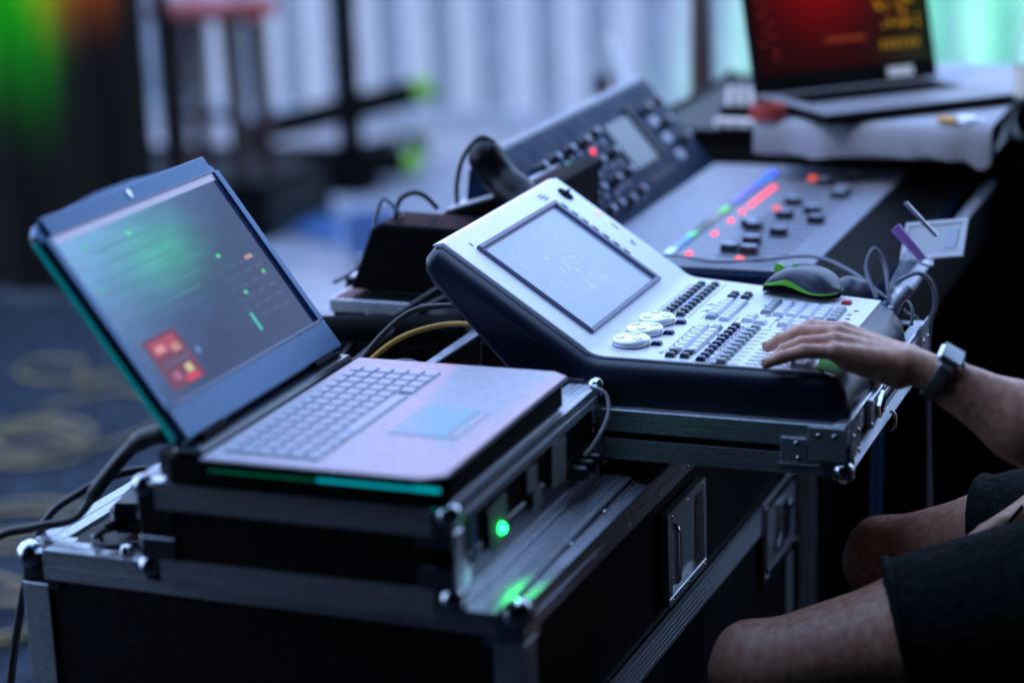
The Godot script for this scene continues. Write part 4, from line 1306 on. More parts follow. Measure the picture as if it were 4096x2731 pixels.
	part(t, "card_slot", cbox(Vector3(0.008, 0.003, 0.14), 0.001), M.slot_dark, Transform3D(B, bridge(0.029, -3.345, 0.0035)))
	for k in 3:
		part(t, "small_key", keycap(0.02, 0.004, 0.03), M.knob_pale, Transform3D(B, bridge(0.11 - k * 0.035, -3.47, 0.0025)))
	# loose thin cable lying across the front edge
	whole("thin_cable", tube(spline([Vector3(-0.93, 0.889, -2.88), Vector3(-0.88, 0.8905, -2.875), Vector3(-0.82, 0.889, -2.862), Vector3(-0.76, 0.892, -2.87), Vector3(-0.69, 0.896, -2.89), Vector3(-0.63, 0.885, -2.86), Vector3(-0.58, 0.866, -2.82), Vector3(-0.545, 0.85, -2.8), Vector3(-0.53, 0.78, -2.86), Vector3(-0.53, 0.4, -2.95), Vector3(-0.55, 0.01, -3.0)], 8), 0.0026, 7), M.cable_grey, Transform3D(), "thin grey cable draped across the mixing desk's front edge", "cable")

# ------------------------------------------------------------------ far laptop, cloth, bottle and small things at the back
func screen_image_far() -> ImageTexture:
	var w := 320
	var h := 200
	var im := Image.create(w, h, false, Image.FORMAT_RGB8)
	for y in h:
		for x in w:
			var u := float(x) / w
			var v := float(y) / h
			var r := exp(-(pow((u - 0.4) / 0.34, 2.0) + pow((v - 0.2) / 0.55, 2.0)))
			var g := clampf((u - 0.62) * 1.6, 0.0, 1.0)
			im.set_pixel(x, y, Color(0.1 + 0.42 * r, 0.015 + 0.2 * g, 0.012))
	var rr := RandomNumberGenerator.new()
	rr.seed = 3
	for k in 46:
		var x := int(rr.randf_range(0.7, 0.97) * w)
		var y := int(rr.randf_range(0.02, 0.68) * h)
		im.fill_rect(Rect2i(x, y, rr.randi_range(4, 9), rr.randi_range(4, 8)), Color(0.75, 0.45 + 0.2 * rr.randf(), 0.05))
	for k in 14:
		im.fill_rect(Rect2i(int(rr.randf_range(0.02, 0.1) * w), 14 + k * 12, 10, 6), Color(0.4, 0.12, 0.14))
	im.fill_rect(Rect2i(int(0.4 * w), int(0.74 * h), int(0.24 * w), 7), Color(0.5, 0.2, 0.1))
	for k in 6:
		im.fill_rect(Rect2i(int((0.72 + k * 0.04) * w), int(0.8 * h), 7, 16), Color(0.55, 0.42, 0.08))
	return ImageTexture.create_from_image(im)

func cloth_mesh(x0: float, x1: float, y0: float, y1: float, z0: float, z1: float) -> ArrayMesh:
	# a sheet laid over a board, hanging over its front, with folds
	var n := FastNoiseLite.new()
	n.seed = 14
	n.frequency = 6.0
	var rings := []
	for i in 41:
		var u := float(i) / 40.0
		var x := lerpf(x0, x1, u)
		var k := n.get_noise_2d(x * 1.5, 0.0) * 0.014
		var sag := 0.02 * exp(-pow((u - 0.96) / 0.05, 2.0)) + k * 0.7
		var bulge := n.get_noise_2d(x, 5.0) * 0.01
		var t0 := 0.004
		var ring := [Vector3(x, y1 - 0.003, z1), Vector3(x, y1, z1), Vector3(x, y1 + k * 0.1, (z0 + z1) * 0.5), Vector3(x, y1 + k * 0.1, z0 - 0.012), Vector3(x, y1 - 0.003, z0 - 0.002), Vector3(x, y1 - 0.012, z0 + 0.004 + bulge * 0.4), Vector3(x, (y0 + y1) * 0.5, z0 + 0.008 + bulge), Vector3(x, y0 - sag, z0 + 0.01 + bulge * 1.6),
			Vector3(x, y0 - sag, z0 + 0.007 + bulge * 1.6), Vector3(x, (y0 + y1) * 0.5, z0 + 0.004 + bulge), Vector3(x, y1 - 0.014, z0 + 0.0005), Vector3(x, y1 - t0, z0 - 0.014), Vector3(x, y1 - t0, (z0 + z1) * 0.5)]
		rings.append(ring)
	return ring_mesh(rings)

func build_back_table() -> void:
	bx(thing("board", Vector3(-0.72, 0.9285, -3.75), "board under the white cloth carrying the far laptop", "board"), "panel", Vector3(-0.725, 0.955, -3.75), Vector3(0.37, 0.053, 0.62), M.paper, 0.003)
	whole("white_cloth", cloth_mesh(-0.915, -0.535, 0.935, 0.987, -3.43, -4.07), M.white_cloth, Transform3D(), "white cloth hanging over the board beneath the far laptop", "cloth")
	# far laptop, turned
	var t := thing("laptop", Vector3(-0.76, 0.9885, -3.36), "dark open laptop with red screen standing on the white cloth", "laptop")
	var fx := Vector3(0.721, 0, -0.693)
	var dx := Vector3(-0.693, 0, -0.721)
	var N := Vector3(-0.786, 0.989, -3.385)
	var B := Basis(fx, Vector3.UP, -dx)
	part(t, "base", cbox(Vector3(0.36, 0.014, 0.235), 0.004), M.matt_black, Transform3D(B, N + fx * 0.18 + dx * 0.1175 + Vector3(0, 0.0075, 0)))
	var dk := part(t, "deck", cbox(Vector3(0.352, 0.003, 0.228), 0.001), M.dark_deck, Transform3D(B, N + fx * 0.18 + dx * 0.1175 + Vector3(0, 0.0155, 0)))
	for r in 5:
		for k in 13:
			part(dk, "key", cbox(Vector3(0.0195, 0.002, 0.0165), 0.0006), M.matt_black, Transform3D(B, N + fx * (0.045 + k * 0.0225) + dx * (0.115 + r * 0.0198) + Vector3(0, 0.0178, 0)))
	part(dk, "touchpad", cbox(Vector3(0.1, 0.001, 0.06), 0.0003), M.dark_deck, Transform3D(B, N + fx * 0.18 + dx * 0.055 + Vector3(0, 0.0173, 0)))
	var H := N + dx * 0.232 + Vector3(0, 0.016, 0)
	var upv := (Vector3.UP * 0.966 + dx * 0.26).normalized()
	var nv := fx.cross(upv) * -1.0
	var LB := Basis(fx, upv, fx.cross(upv))
	var lid := part(t, "lid", cbox(Vector3(0.36, 0.24, 0.008), 0.003), M.matt_black, Transform3D(LB, H + fx * 0.18 + upv * 0.122))
	var front := LB.z
	if front.dot(dx) > 0.0:
		front = -front
	var sm := mat("far_screen", Color(0.01, 0.005, 0.005), 0.25)
	sm.emission_enabled = true
	sm.emission = Color.WHITE
	sm.emission_operator = BaseMaterial3D.EMISSION_OP_MULTIPLY
	sm.emission_texture = screen_image_far()
	sm.emission_energy_multiplier = 0.2
	part(lid, "screen", textured_quad(H + fx * 0.012 + upv * 0.232 + front * 0.0046, fx * 0.336, upv * -0.2), sm)
	part(lid, "sticker", cbox(Vector3(0.05, 0.016, 0.001), 0.0), M.tape_white, Transform3D(LB, H + fx * 0.285 + upv * 0.016 + front * 0.0046))
	part(t, "hinge", cyl(H + fx * 0.03 - upv * 0.004, H + fx * 0.33 - upv * 0.004, 0.006), M.matt_black)
	# small clutter on the cloth
	whole("tape_roll", lathe([Vector2(0.02, 0.0), Vector2(0.03, 0.0), Vector2(0.03, 0.022), Vector2(0.02, 0.022), Vector2(0.02, 0.0)], 22), M.red_vinyl, at(Vector3(-0.897, 0.9875, -3.45)), "small red tape roll at the corner of the white cloth", "tape")
	for e in [[-0.598, -3.44, "small brass jack adaptor lying on the white cloth beside the laptop", "cable_yellow"], [-0.57, -3.455, "small steel jack adaptor beside the brass one on the white cloth", "bright_steel"]]:
		var k := thing("jack_plug", Vector3(e[0], 0.988, e[1]), e[2], "adaptor", "jack adaptors on the cloth")
		part(k, "barrel", cyl(Vector3(e[0] - 0.02, 0.994, e[1]), Vector3(e[0] + 0.01, 0.994, e[1] + 0.01), 0.006), M[e[3]])
		part(k, "tip", cyl(Vector3(e[0] + 0.01, 0.994, e[1] + 0.01), Vector3(e[0] + 0.026, 0.994, e[1] + 0.016), 0.003), M.bright_steel)
	var b := thing("water_bottle", Vector3(-0.49, 0.9255, -3.72), "clear plastic bottle with white cap standing beside the white cloth", "bottle")
	part(b, "body", lathe([Vector2(0.0001, 0.0), Vector2(0.03, 0.0), Vector2(0.032, 0.008), Vector2(0.032, 0.05), Vector2(0.03, 0.055), Vector2(0.032, 0.06), Vector2(0.032, 0.12), Vector2(0.026, 0.145), Vector2(0.013, 0.165), Vector2(0.013, 0.18)], 24), M.clear_plastic, at(Vector3(-0.515, 0.9255, -3.72)))
	part(b, "label_band", lathe([Vector2(0.0325, 0.066), Vector2(0.0325, 0.112)], 24), M.paper, at(Vector3(-0.515, 0.9255, -3.72)))
	part(b, "cap", lathe([Vector2(0.0145, 0.178), Vector2(0.0145, 0.194), Vector2(0.012, 0.196), Vector2(0.0001, 0.196)], 18), M.paper, at(Vector3(-0.515, 0.9255, -3.72)))
	var h := thing("headphones", Vector3(-0.46, 0.9255, -3.71), "black headphones lying in front of the bottle on the long trunk", "headphones")
	for s in [-1, 1]:
		part(h, "ear_cup", lathe([Vector2(0.0001, 0.03), Vector2(0.03, 0.028), Vector2(0.038, 0.018), Vector2(0.036, 0.0), Vector2(0.0001, 0.0)], 20), M.matt_black, at(Vector3(-0.45 + s * 0.045, 0.958, -3.69), Vector3(80, s * 15, 0)))
	part(h, "headband", tube(spline([Vector3(-0.495, 0.965, -3.71), Vector3(-0.49, 0.955, -3.77), Vector3(-0.45, 0.95, -3.8), Vector3(-0.41, 0.955, -3.77), Vector3(-0.405, 0.965, -3.71)], 6), 0.007, 8), M.matt_black)
	# clutter between mixer bridge and cloth: adaptor boxes with bright plugs
	var g := thing("adaptor_box", Vector3(-0.97, 0.9255, -3.7), "black adaptor box with white plugs behind the mixing desk", "adaptor")
	bx(g, "body", Vector3(-1.0, 0.945, -3.7), Vector3(0.09, 0.036, 0.05), M.matt_black, 0.004)
	for k in 4:
		part(g, "plug", cyl(Vector3(-1.03 + k * 0.02, 0.963, -3.7), Vector3(-1.03 + k * 0.02, 0.995, -3.705), 0.0075), M.bag_white)
	g = thing("adaptor_box", Vector3(-1.0, 0.9255, -3.68), "white multi-way plug strip behind the mixing desk", "adaptor")
	bx(g, "body", Vector3(-0.985, 0.9365, -3.672), Vector3(0.13, 0.02, 0.012), M.bag_white, 0.004)
	for k in 5:
		bx(g, "socket", Vector3(-1.035 + k * 0.024, 0.9365, -3.6655), Vector3(0.012, 0.01, 0.002), M.print_grey, 0.0006)

func build_right_side() -> void:
	# framed card leaning on the tray rim
	var t := thing("card", Vector3(-0.55, 0.865, -2.9), "white printed card with raised border leaning on the mixer tray rim", "card")
	var B := Basis.from_euler(Vector3(deg_to_rad(46), deg_to_rad(0), deg_to_rad(13)))
	var o := Vector3(-0.53, 0.918, -2.93)
	part(t, "sheet", cbox(Vector3(0.09, 0.0015, 0.06), 0.0), M.paper, Transform3D(B, o))
	for e in [[Vector3(0, 0.0018, 0.027), Vector3(0.09, 0.002, 0.006)], [Vector3(0, 0.0018, -0.027), Vector3(0.09, 0.002, 0.006)], [Vector3(0.042, 0.0018, 0), Vector3(0.006, 0.002, 0.048)], [Vector3(-0.042, 0.0018, 0), Vector3(0.006, 0.002, 0.048)]]:
		part(t, "border", cbox(e[1], 0.0005), M.bag_white, Transform3D(B, o + B * e[0]))
	part(t, "print_block", cbox(Vector3(0.018, 0.0006, 0.03), 0.0), M.knob_pale, Transform3D(B, o + B * Vector3(0.024, 0.0013, 0)))
	# clear cup with purple marker
	var c := thing("plastic_cup", Vector3(-0.575, 0.865, -2.83), "clear plastic cup hanging at the mixing desk's right side", "cup")
	part(c, "wall", lathe([Vector2(0.0001, 0.0), Vector2(0.016, 0.0), Vector2(0.02, 0.055), Vector2(0.0188, 0.055), Vector2(0.015, 0.002)], 20), M.clear_plastic, at(Vector3(-0.56, 0.866, -2.84), Vector3(0, 0, -28)))
	part(c, "rim", tube(ring_line(Vector3(-0.534, 0.9145, -2.84), 0.02, Vector3(0, 0, -28)), 0.0018, 6), M.bag_white)
	whole("marker_pen", cyl(Vector3(-0.565, 0.955, -2.835), Vector3(-0.527, 0.913, -2.835), 0.0075, 0.006), M.pen_purple, Transform3D(), "purple marker pen standing in the clear cup", "pen")
	whole("steel_pen", cyl(Vector3(-0.555, 0.985, -2.85), Vector3(-0.515, 0.94, -2.86), 0.0032, 0.003), M.bright_steel, Transform3D(), "slim steel pen crossing above the clear cup", "pen")
	# cables tangled at the edge
	whole("headset_cable", tube(spline([Vector3(-0.58, 0.868, -2.79), Vector3(-0.6, 0.9, -2.82), Vector3(-0.592, 0.925, -2.83), Vector3(-0.578, 0.905, -2.83), Vector3(-0.565, 0.87, -2.8), Vector3(-0.55, 0.83, -2.78), Vector3(-0.545, 0.79, -2.76)], 7), 0.003, 7), M.cable_grey, Transform3D(), "grey cable looped into a tight bend beside the clear cup", "cable")
	whole("white_cable", tube(spline([Vector3(-0.555, 0.89, -2.8), Vector3(-0.53, 0.9, -2.81), Vector3(-0.513, 0.885, -2.82), Vector3(-0.508, 0.855, -2.82), Vector3(-0.515, 0.82, -2.82), Vector3(-0.52, 0.7, -2.85), Vector3(-0.52, 0.3, -2.9), Vector3(-0.5, 0.01, -2.95)], 7), 0.0032, 7), M.cable_grey, Transform3D(), "pale cable arching below the white card and dropping to the floor", "cable")
	whole("pale_plug", tube(PackedVector3Array([Vector3(-0.535, 0.885, -2.79), Vector3(-0.555, 0.86, -2.78), Vector3(-0.566, 0.847, -2.775), Vector3(-0.57, 0.842, -2.772)]), [0.0065, 0.0075, 0.0085, 0.006], 12), M.cable_grey, Transform3D(), "pale moulded plug resting at the desk tray's far corner", "plug")
	whole("blue_tube", cyl(Vector3(-0.56, 0.862, -2.775), Vector3(-0.625, 0.835, -2.785), 0.009), M.tarp_blue, Transform3D(), "short blue tube between the two control desks", "tube")
	whole("dark_mouse", nets([[Vector3(-0.64, 0.862, -2.81), Vector3(-0.6, 0.862, -2.805), 0.018, 0.02, 0.01], [Vector3(-0.62, 0.87, -2.808), Vector3(-0.61, 0.868, -2.807), 0.022, 0.02, 0.01]], 0.004), M.mouse_grey, at(Vector3(0, 0.0, 0)), "dark rounded device half hidden behind the green-lined mouse", "device")

func ring_line(c: Vector3, r: float, rot: Vector3) -> PackedVector3Array:
	var b := Basis.from_euler(rot * PI / 180.0)
	var o := PackedVector3Array()
	for k in 25:
		var t := TAU * k / 24.0
		o.append(c + b * Vector3(cos(t) * r, 0, sin(t) * r))
	return o

func build_left_clutter() -> void:
	# black padded box with pale top at the mixing desk's near end
	var t := thing("stage_box", Vector3(-1.15, 0.865, -2.75), "black box with pale top edge between the lighting desk and mixing desk", "box")
	part(t, "body", prism(PackedVector2Array([Vector2(-1.2, 0.855), Vector2(-1.03, 0.855), Vector2(-1.03, 1.0), Vector2(-1.045, 1.004), Vector2(-1.2, 0.954), Vector2(-1.205, 0.945)]), -2.99, -2.8, 0.004, 3, 30.0), M.matt_black)
	part(t, "top_strip", prism(PackedVector2Array([Vector2(-1.2, 0.9545), Vector2(-1.09, 0.9895), Vector2(-1.09, 0.993), Vector2(-1.2, 0.958)]), -2.985, -2.805, 0.001, 2), M.bag_white)
	# telephone-style handset on it
	var h := thing("handset", Vector3(-1.13, 0.97, -2.82), "black handset leaning on the mixing desk with its cord arching up", "handset")
	part(h, "body", nets([[Vector3(-1.143, 1.03, -2.83), Vector3(-1.128, 1.006, -2.83), 0.026, 0.023, 0.012], [Vector3(-1.128, 1.006, -2.83), Vector3(-1.1, 0.985, -2.82), 0.023, 0.025, 0.012], [Vector3(-1.1, 0.985, -2.82), Vector3(-1.075, 0.97, -2.81), 0.025, 0.03, 0.012]], 0.004), mat("handset_black", lin(0.004, 0.004, 0.005), 0.35, 0.0, 0.3))
	part(h, "cord", tube(spline([Vector3(-1.13, 1.052, -2.83), Vector3(-1.152, 1.058, -2.83), Vector3(-1.178, 1.03, -2.83), Vector3(-1.19, 0.99, -2.83), Vector3(-1.192, 0.95, -2.83), Vector3(-1.2, 0.9, -2.81)], 8), 0.0035, 8), M.cable_black)
	# dark sloping monitor wedge
	var w := thing("speaker_wedge", Vector3(-1.25, 0.86, -2.72), "dark sloping speaker wedge standing behind the yellow cable", "speaker")
	part(w, "body", prism(PackedVector2Array([Vector2(-1.305, 0.862), Vector2(-1.12, 0.862), Vector2(-1.12, 0.955), Vector2(-1.255, 0.958), Vector2(-1.268, 0.95)]), -2.79, -2.7, 0.006, 3, 30.0), M.matt_black)
	bx(w, "foot", Vector3(-1.2, 0.8585, -2.745), Vector3(0.12, 0.006, 0.06), M.slot_dark, 0.001)
	part(w, "corner_knob", lathe([Vector2(0.0001, 0.014), Vector2(0.009, 0.013), Vector2(0.012, 0.006), Vector2(0.012, 0.0)], 14), M.brown_leg, at(Vector3(-1.3, 0.885, -2.745), Vector3(0, 0, 70)))
	# shelf carrying them: tray of a smaller case
	var s := thing("small_case", Vector3(-1.25, 0.8, -2.7), "small aluminium edged case behind the lighting desk", "flight case")
	bx(s, "shell", Vector3(-1.22, 0.826, -2.725), Vector3(0.2, 0.058, 0.1), M.black_laminate, 0.001)
	bx(s, "edge_rail", Vector3(-1.22, 0.846, -2.673), Vector3(0.206, 0.018, 0.004), M.brushed_aluminium, 0.0008)
	bx(s, "edge_rail", Vector3(-1.322, 0.846, -2.725), Vector3(0.004, 0.018, 0.104), M.brushed_aluminium, 0.0008)
	bx(s, "catch", Vector3(-1.26, 0.828, -2.672), Vector3(0.02, 0.014, 0.004), M.bright_steel, 0.001)
	var st := thing("case_stand", Vector3(-1.22, 0, -2.73), "dark stand under the small case behind the lighting desk", "stand")
	bx(st, "post", Vector3(-1.41, 0.4, -2.73), Vector3(0.03, 0.79, 0.03), M.matt_black, 0.002)
	bx(st, "shelf", Vector3(-1.28, 0.783, -2.725), Vector3(0.32, 0.025, 0.12), M.matt_black, 0.002)
	bx(st, "foot", Vector3(-1.41, 0.008, -2.73), Vector3(0.12, 0.016, 0.3), M.matt_black, 0.002)
	# padded pipe
	var pp := thing("padded_pipe", Vector3(-1.2, 0.8, -2.6), "thick black padded pipe lying behind the laptop lid", "pipe")
	part(pp, "foam_sleeve", tube(PackedVector3Array([Vector3(-1.314, 0.826, -2.62), Vector3(-1.31, 0.826, -2.62), Vector3(-1.1, 0.84, -2.62), Vector3(-1.098, 0.84, -2.62)]), [0.0145, 0.0185, 0.0185, 0.0145], 16), M.matt_black)
	part(pp, "core", cyl(Vector3(-1.098, 0.84, -2.62), Vector3(-1.08, 0.841, -2.62), 0.008), M.bright_steel)
	var hk := thing("pipe_bracket", Vector3(-1.25, 0.75, -2.62), "black bracket holding the padded pipe on the trunk", "bracket")
	bx(hk, "plate", Vector3(-1.22, 0.7765, -2.62), Vector3(0.03, 0.06, 0.03), M.matt_black, 0.002)
	bx(hk, "arm", Vector3(-1.14, 0.784, -2.62), Vector3(0.02, 0.074, 0.03), M.matt_black, 0.002)
	whole("red_cable", tube(spline([Vector3(-1.2, 0.965, -2.78), Vector3(-1.215, 0.985, -2.77), Vector3(-1.23, 0.99, -2.76), Vector3(-1.245, 0.98, -2.75), Vector3(-1.25, 0.955, -2.745)], 7), 0.0035, 7), M.brown_leg, Transform3D(), "short brown cable loop above the speaker wedge", "cable")
	whole("grey_cable_loop", tube(spline([Vector3(-1.235, 0.96, -2.74), Vector3(-1.262, 0.985, -2.74), Vector3(-1.275, 0.965, -2.74), Vector3(-1.285, 0.93, -2.74), Vector3(-1.3, 0.89, -2.72), Vector3(-1.33, 0.87, -2.7)], 7), 0.003, 7), M.cable_grey, Transform3D(), "thin grey cable loop hanging beside the speaker wedge", "cable")
	whole("black_lead", tube(spline([Vector3(-1.1, 0.87, -2.7), Vector3(-1.15, 0.865, -2.66), Vector3(-1.2, 0.83, -2.6), Vector3(-1.26, 0.78, -2.5), Vector3(-1.33, 0.752, -2.4), Vector3(-1.39, 0.7, -2.35), Vector3(-1.42, 0.4, -2.3), Vector3(-1.45, 0.01, -2.35)], 8), 0.006, 8), M.cable_black, Transform3D(), "heavy black cable passing under the padded pipe to the floor", "cable")

# ------------------------------------------------------------------ person
func finger(b: Array, pts: Array, r: Array) -> void:
	for i in pts.size() - 1:
		b.append([pts[i], pts[i + 1], r[i], r[i + 1], 0.003])

func build_person() -> void:
	var t := thing("person", Vector3(-0.13, 0, -2.52), "seated person in dark shorts and shirt with one hand on the lighting desk", "person")
	# left hand, palm down on the desk
	var b := []
	var W := Vector3(-0.455, 0.892, -2.41)
	b.append([W + Vector3(0.03, -0.016, 0.0), W + Vector3(-0.01, 0.003, 0.008), 0.0205, 0.0175, 0.012])
	b.append([W + Vector3(0.03, -0.016, -0.008), W + Vector3(-0.01, 0.003, -0.01), 0.0205, 0.0175, 0.012])
	var mcp := [Vector3(-0.541, 0.9125, -2.371), Vector3(-0.545, 0.9195, -2.390), Vector3(-0.547, 0.923, -2.411), Vector3(-0.544, 0.921, -2.432)]
	for i in 4:
		b.append([W + Vector3(-0.012, 0.003, 0.012 - i * 0.009), mcp[i], 0.015, 0.0108, 0.007])
	b.append([Vector3(-0.472, 0.88, -2.395), Vector3(-0.528, 0.9, -2.378), 0.0135, 0.0105, 0.012])
	b.append([Vector3(-0.475, 0.884, -2.425), Vector3(-0.528, 0.903, -2.426), 0.014, 0.011, 0.012])
	var fr := [0.0102, 0.0089, 0.0079, 0.0067]
	finger(b, [mcp[0], Vector3(-0.574, 0.9135, -2.362), Vector3(-0.598, 0.9065, -2.356), Vector3(-0.6155, 0.8985, -2.352)], [0.0096, 0.0084, 0.0076, 0.0064])
	finger(b, [mcp[1], Vector3(-0.581, 0.9165, -2.381), Vector3(-0.6, 0.9095, -2.375), Vector3(-0.61, 0.9005, -2.371)], fr)
	finger(b, [mcp[2], Vector3(-0.589, 0.921, -2.417), Vector3(-0.614, 0.91, -2.42), Vector3(-0.632, 0.8985, -2.421)], fr)
	finger(b, [mcp[3], Vector3(-0.584, 0.92, -2.445), Vector3(-0.608, 0.909, -2.453), Vector3(-0.625, 0.8985, -2.457)], fr)
	finger(b, [Vector3(-0.47, 0.888, -2.425), Vector3(-0.512, 0.896, -2.456), Vector3(-0.546, 0.9, -2.474), Vector3(-0.572, 0.899, -2.478)], [0.017, 0.0135, 0.0108, 0.0085])
	var left_hand := nets(b, 0.0028)
	# right hand closed round a thin pen on the lap
	b = []
	var V := Vector3(-0.295, 0.718, -2.5)
	b.append([V + Vector3(0.03, 0.014, -0.035), V, 0.026, 0.023, 0.012])
	for i in 4:
		var k := Vector3(-0.376 + i * 0.004, 0.688 - i * 0.004, -2.432 - i * 0.019)
		b.append([V + Vector3(-0.01, 0, 0.01 - i * 0.006), k, 0.018, 0.0115, 0.009])
		finger(b, [k, k + Vector3(-0.026, -0.022, 0.004), k + Vector3(-0.012, -0.041, 0.006), k + Vector3(0.008, -0.038, 0.006)], [0.0112, 0.0098, 0.0088, 0.0075])
	b.append([V + Vector3(-0.02, -0.01, 0.01), Vector3(-0.36, 0.668, -2.45), 0.02, 0.018, 0.012])
	finger(b, [Vector3(-0.315, 0.712, -2.47), Vector3(-0.35, 0.7, -2.432), Vector3(-0.386, 0.681, -2.415), Vector3(-0.412, 0.658, -2.412)], [0.019, 0.0145, 0.0115, 0.009])
	var right_hand := nets(b, 0.0035)
	# arms, legs, neck and head
	b = []
	var LE := Vector3(-0.236, 0.772, -2.445)
	var LS := Vector3(-0.085, 1.1, -2.37)
	b.append([Vector3(-0.43, 0.879, -2.413), Vector3(-0.335, 0.826, -2.43), 0.0255, 0.0435, 0.02])
	b.append([Vector3(-0.335, 0.826, -2.43), LE, 0.0435, 0.042, 0.02])
	b.append([LE, LS, 0.043, 0.055, 0.02])
	var RE := Vector3(-0.12, 0.8, -2.73)
	var RS := Vector3(-0.085, 1.1, -2.735)
	b.append([Vector3(-0.27, 0.729, -2.53), Vector3(-0.2, 0.765, -2.62), 0.026, 0.04, 0.02])
	b.append([Vector3(-0.2, 0.765, -2.62), RE, 0.04, 0.042, 0.02])
	b.append([RE, RS, 0.043, 0.055, 0.02])
	b.append([LS, RS, 0.055, 0.055, 0.03])
	b.append([Vector3(-0.09, 1.1, -2.5525), Vector3(-0.115, 1.24, -2.5525), 0.06, 0.052, 0.03])
	b.append([Vector3(-0.125, 1.3, -2.5525), Vector3(-0.115, 1.345, -2.5525), 0.078, 0.088, 0.03])
	b.append([Vector3(-0.16, 1.255, -2.5525), Vector3(-0.15, 1.29, -2.5525), 0.04, 0.055, 0.03])
	b.append([Vector3(-0.2, 1.325, -2.5525), Vector3(-0.214, 1.3, -2.5525), 0.01, 0.014, 0.012])
	for s in [-1, 1]:
		b.append([Vector3(-0.105, 1.33, -2.5525 + s * 0.088), Vector3(-0.1, 1.3, -2.5525 + s * 0.084), 0.015, 0.011, 0.008])
	var HL := Vector3(-0.15, 0.66, -2.42)
	var HR := Vector3(-0.15, 0.655, -2.62)
	var KL := Vector3(-0.602, 0.547, -2.285)
	var KR := Vector3(-0.528, 0.55, -2.66)
	b.append([HL, HL.lerp(KL, 0.62), 0.098, 0.075, 0.02])
	b.append([HL.lerp(KL, 0.62), KL, 0.075, 0.056, 0.02])
	b.append([HR, HR.lerp(KR, 0.62), 0.098, 0.075, 0.02])
	b.append([HR.lerp(KR, 0.62), KR, 0.075, 0.057, 0.02])
	for e in [[KL, Vector3(-0.53, 0.3, -2.3), Vector3(-0.52, 0.09, -2.31)], [KR, Vector3(-0.45, 0.3, -2.66), Vector3(-0.43, 0.09, -2.66)]]:
		b.append([e[0], e[1], 0.054, 0.055, 0.02])
		b.append([e[1], e[2], 0.055, 0.034, 0.02])
	for e in [KL, KR]:
		b.append([e + Vector3(-0.022, 0.022, 0.0), e + Vector3(-0.034, -0.004, 0.0), 0.034, 0.03, 0.02])
	var limbs := nets(b, 0.0105)
	part(t, "body", joined([limbs, left_hand, right_hand]), M.skin)
	# finger nails
	for e in [[Vector3(-0.6195, 0.9035, -2.352), 24.0], [Vector3(-0.613, 0.9055, -2.371), 34.0], [Vector3(-0.636, 0.904, -2.421), 24.0], [Vector3(-0.629, 0.904, -2.457), 24.0]]:
		part(t, "nail", nail_mesh(), M.nail, at(e[0], Vector3(0, 0, e[1])))
	# clothes
	b = []
	b.append([HL + Vector3(0.03, 0.01, 0.0), HR + Vector3(0.03, 0.01, 0.0), 0.115, 0.115, 0.03])
	b.append([HL, Vector3(-0.455, 0.5885, -2.33), 0.116, 0.091, 0.03, true])
	b.append([HR, Vector3(-0.4, 0.589, -2.645), 0.116, 0.09, 0.03, true])
	b.append([Vector3(-0.12, 0.74, -2.46), Vector3(-0.12, 0.74, -2.58), 0.11, 0.11, 0.03])
	var shorts := part(t, "shorts", nets(b, 0.0075), M.green_shorts)
	for e in [[HL, Vector3(-0.455, 0.5885, -2.33), 0.0905], [HR, Vector3(-0.4, 0.589, -2.645), 0.0895]]:
		var hd: Vector3 = (e[1] - e[0]).normalized()
		var u := hd.cross(Vector3.UP).normalized()
		var w := u.cross(hd)
		var line := PackedVector3Array()
		for k in 33:
			line.append(e[1] - hd * 0.004 + (u * cos(TAU * k / 32.0) + w * sin(TAU * k / 32.0)) * e[2])
		part(shorts, "hem", tube(line, 0.0062, 8), M.green_shorts)
	b = []
	b.append([Vector3(-0.12, 0.78, -2.47), Vector3(-0.12, 0.78, -2.58), 0.118, 0.118, 0.05])
	b.append([Vector3(-0.11, 0.95, -2.46), Vector3(-0.11, 0.95, -2.6), 0.115, 0.115, 0.05])
	b.append([LS + Vector3(-0.01, -0.02, -0.04), RS + Vector3(-0.01, -0.02, 0.04), 0.085, 0.085, 0.05])
	b.append([LS, LS.lerp(LE, 0.55), 0.074, 0.066, 0.03, true])
	b.append([RS, RS.lerp(RE, 0.6), 0.074, 0.066, 0.03, true])
	part(t, "shirt", nets(b, 0.014), M.black_shirt)
	b = []
	b.append([Vector3(-0.1, 1.35, -2.5525), Vector3(-0.085, 1.38, -2.5525), 0.1, 0.092, 0.03])
	b.append([Vector3(-0.07, 1.29, -2.5525), Vector3(-0.075, 1.34, -2.5525), 0.075, 0.085, 0.03])
	part(t, "hair", nets(b, 0.012), M.hair)
	for s in [-1, 1]:
		part(t, "eye", dome(0.012, 0.006), M.bag_white, at(Vector3(-0.199, 1.335, -2.5525 + s * 0.032), Vector3(0, 0, 90)))
	for e in [Vector3(-0.52, 0.0, -2.31), Vector3(-0.43, 0.0, -2.66)]:
		part(t, "shoe", nets([[e + Vector3(0.03, 0.05, 0), e + Vector3(-0.16, 0.038, 0), 0.05, 0.036, 0.02], [e + Vector3(0.0, 0.08, 0), e + Vector3(-0.02, 0.06, 0), 0.046, 0.046, 0.02]], 0.011), M.matt_black)
	# fine hair on the thighs
	var st := begin()
	var r := RandomNumberGenerator.new()
	r.seed = 8
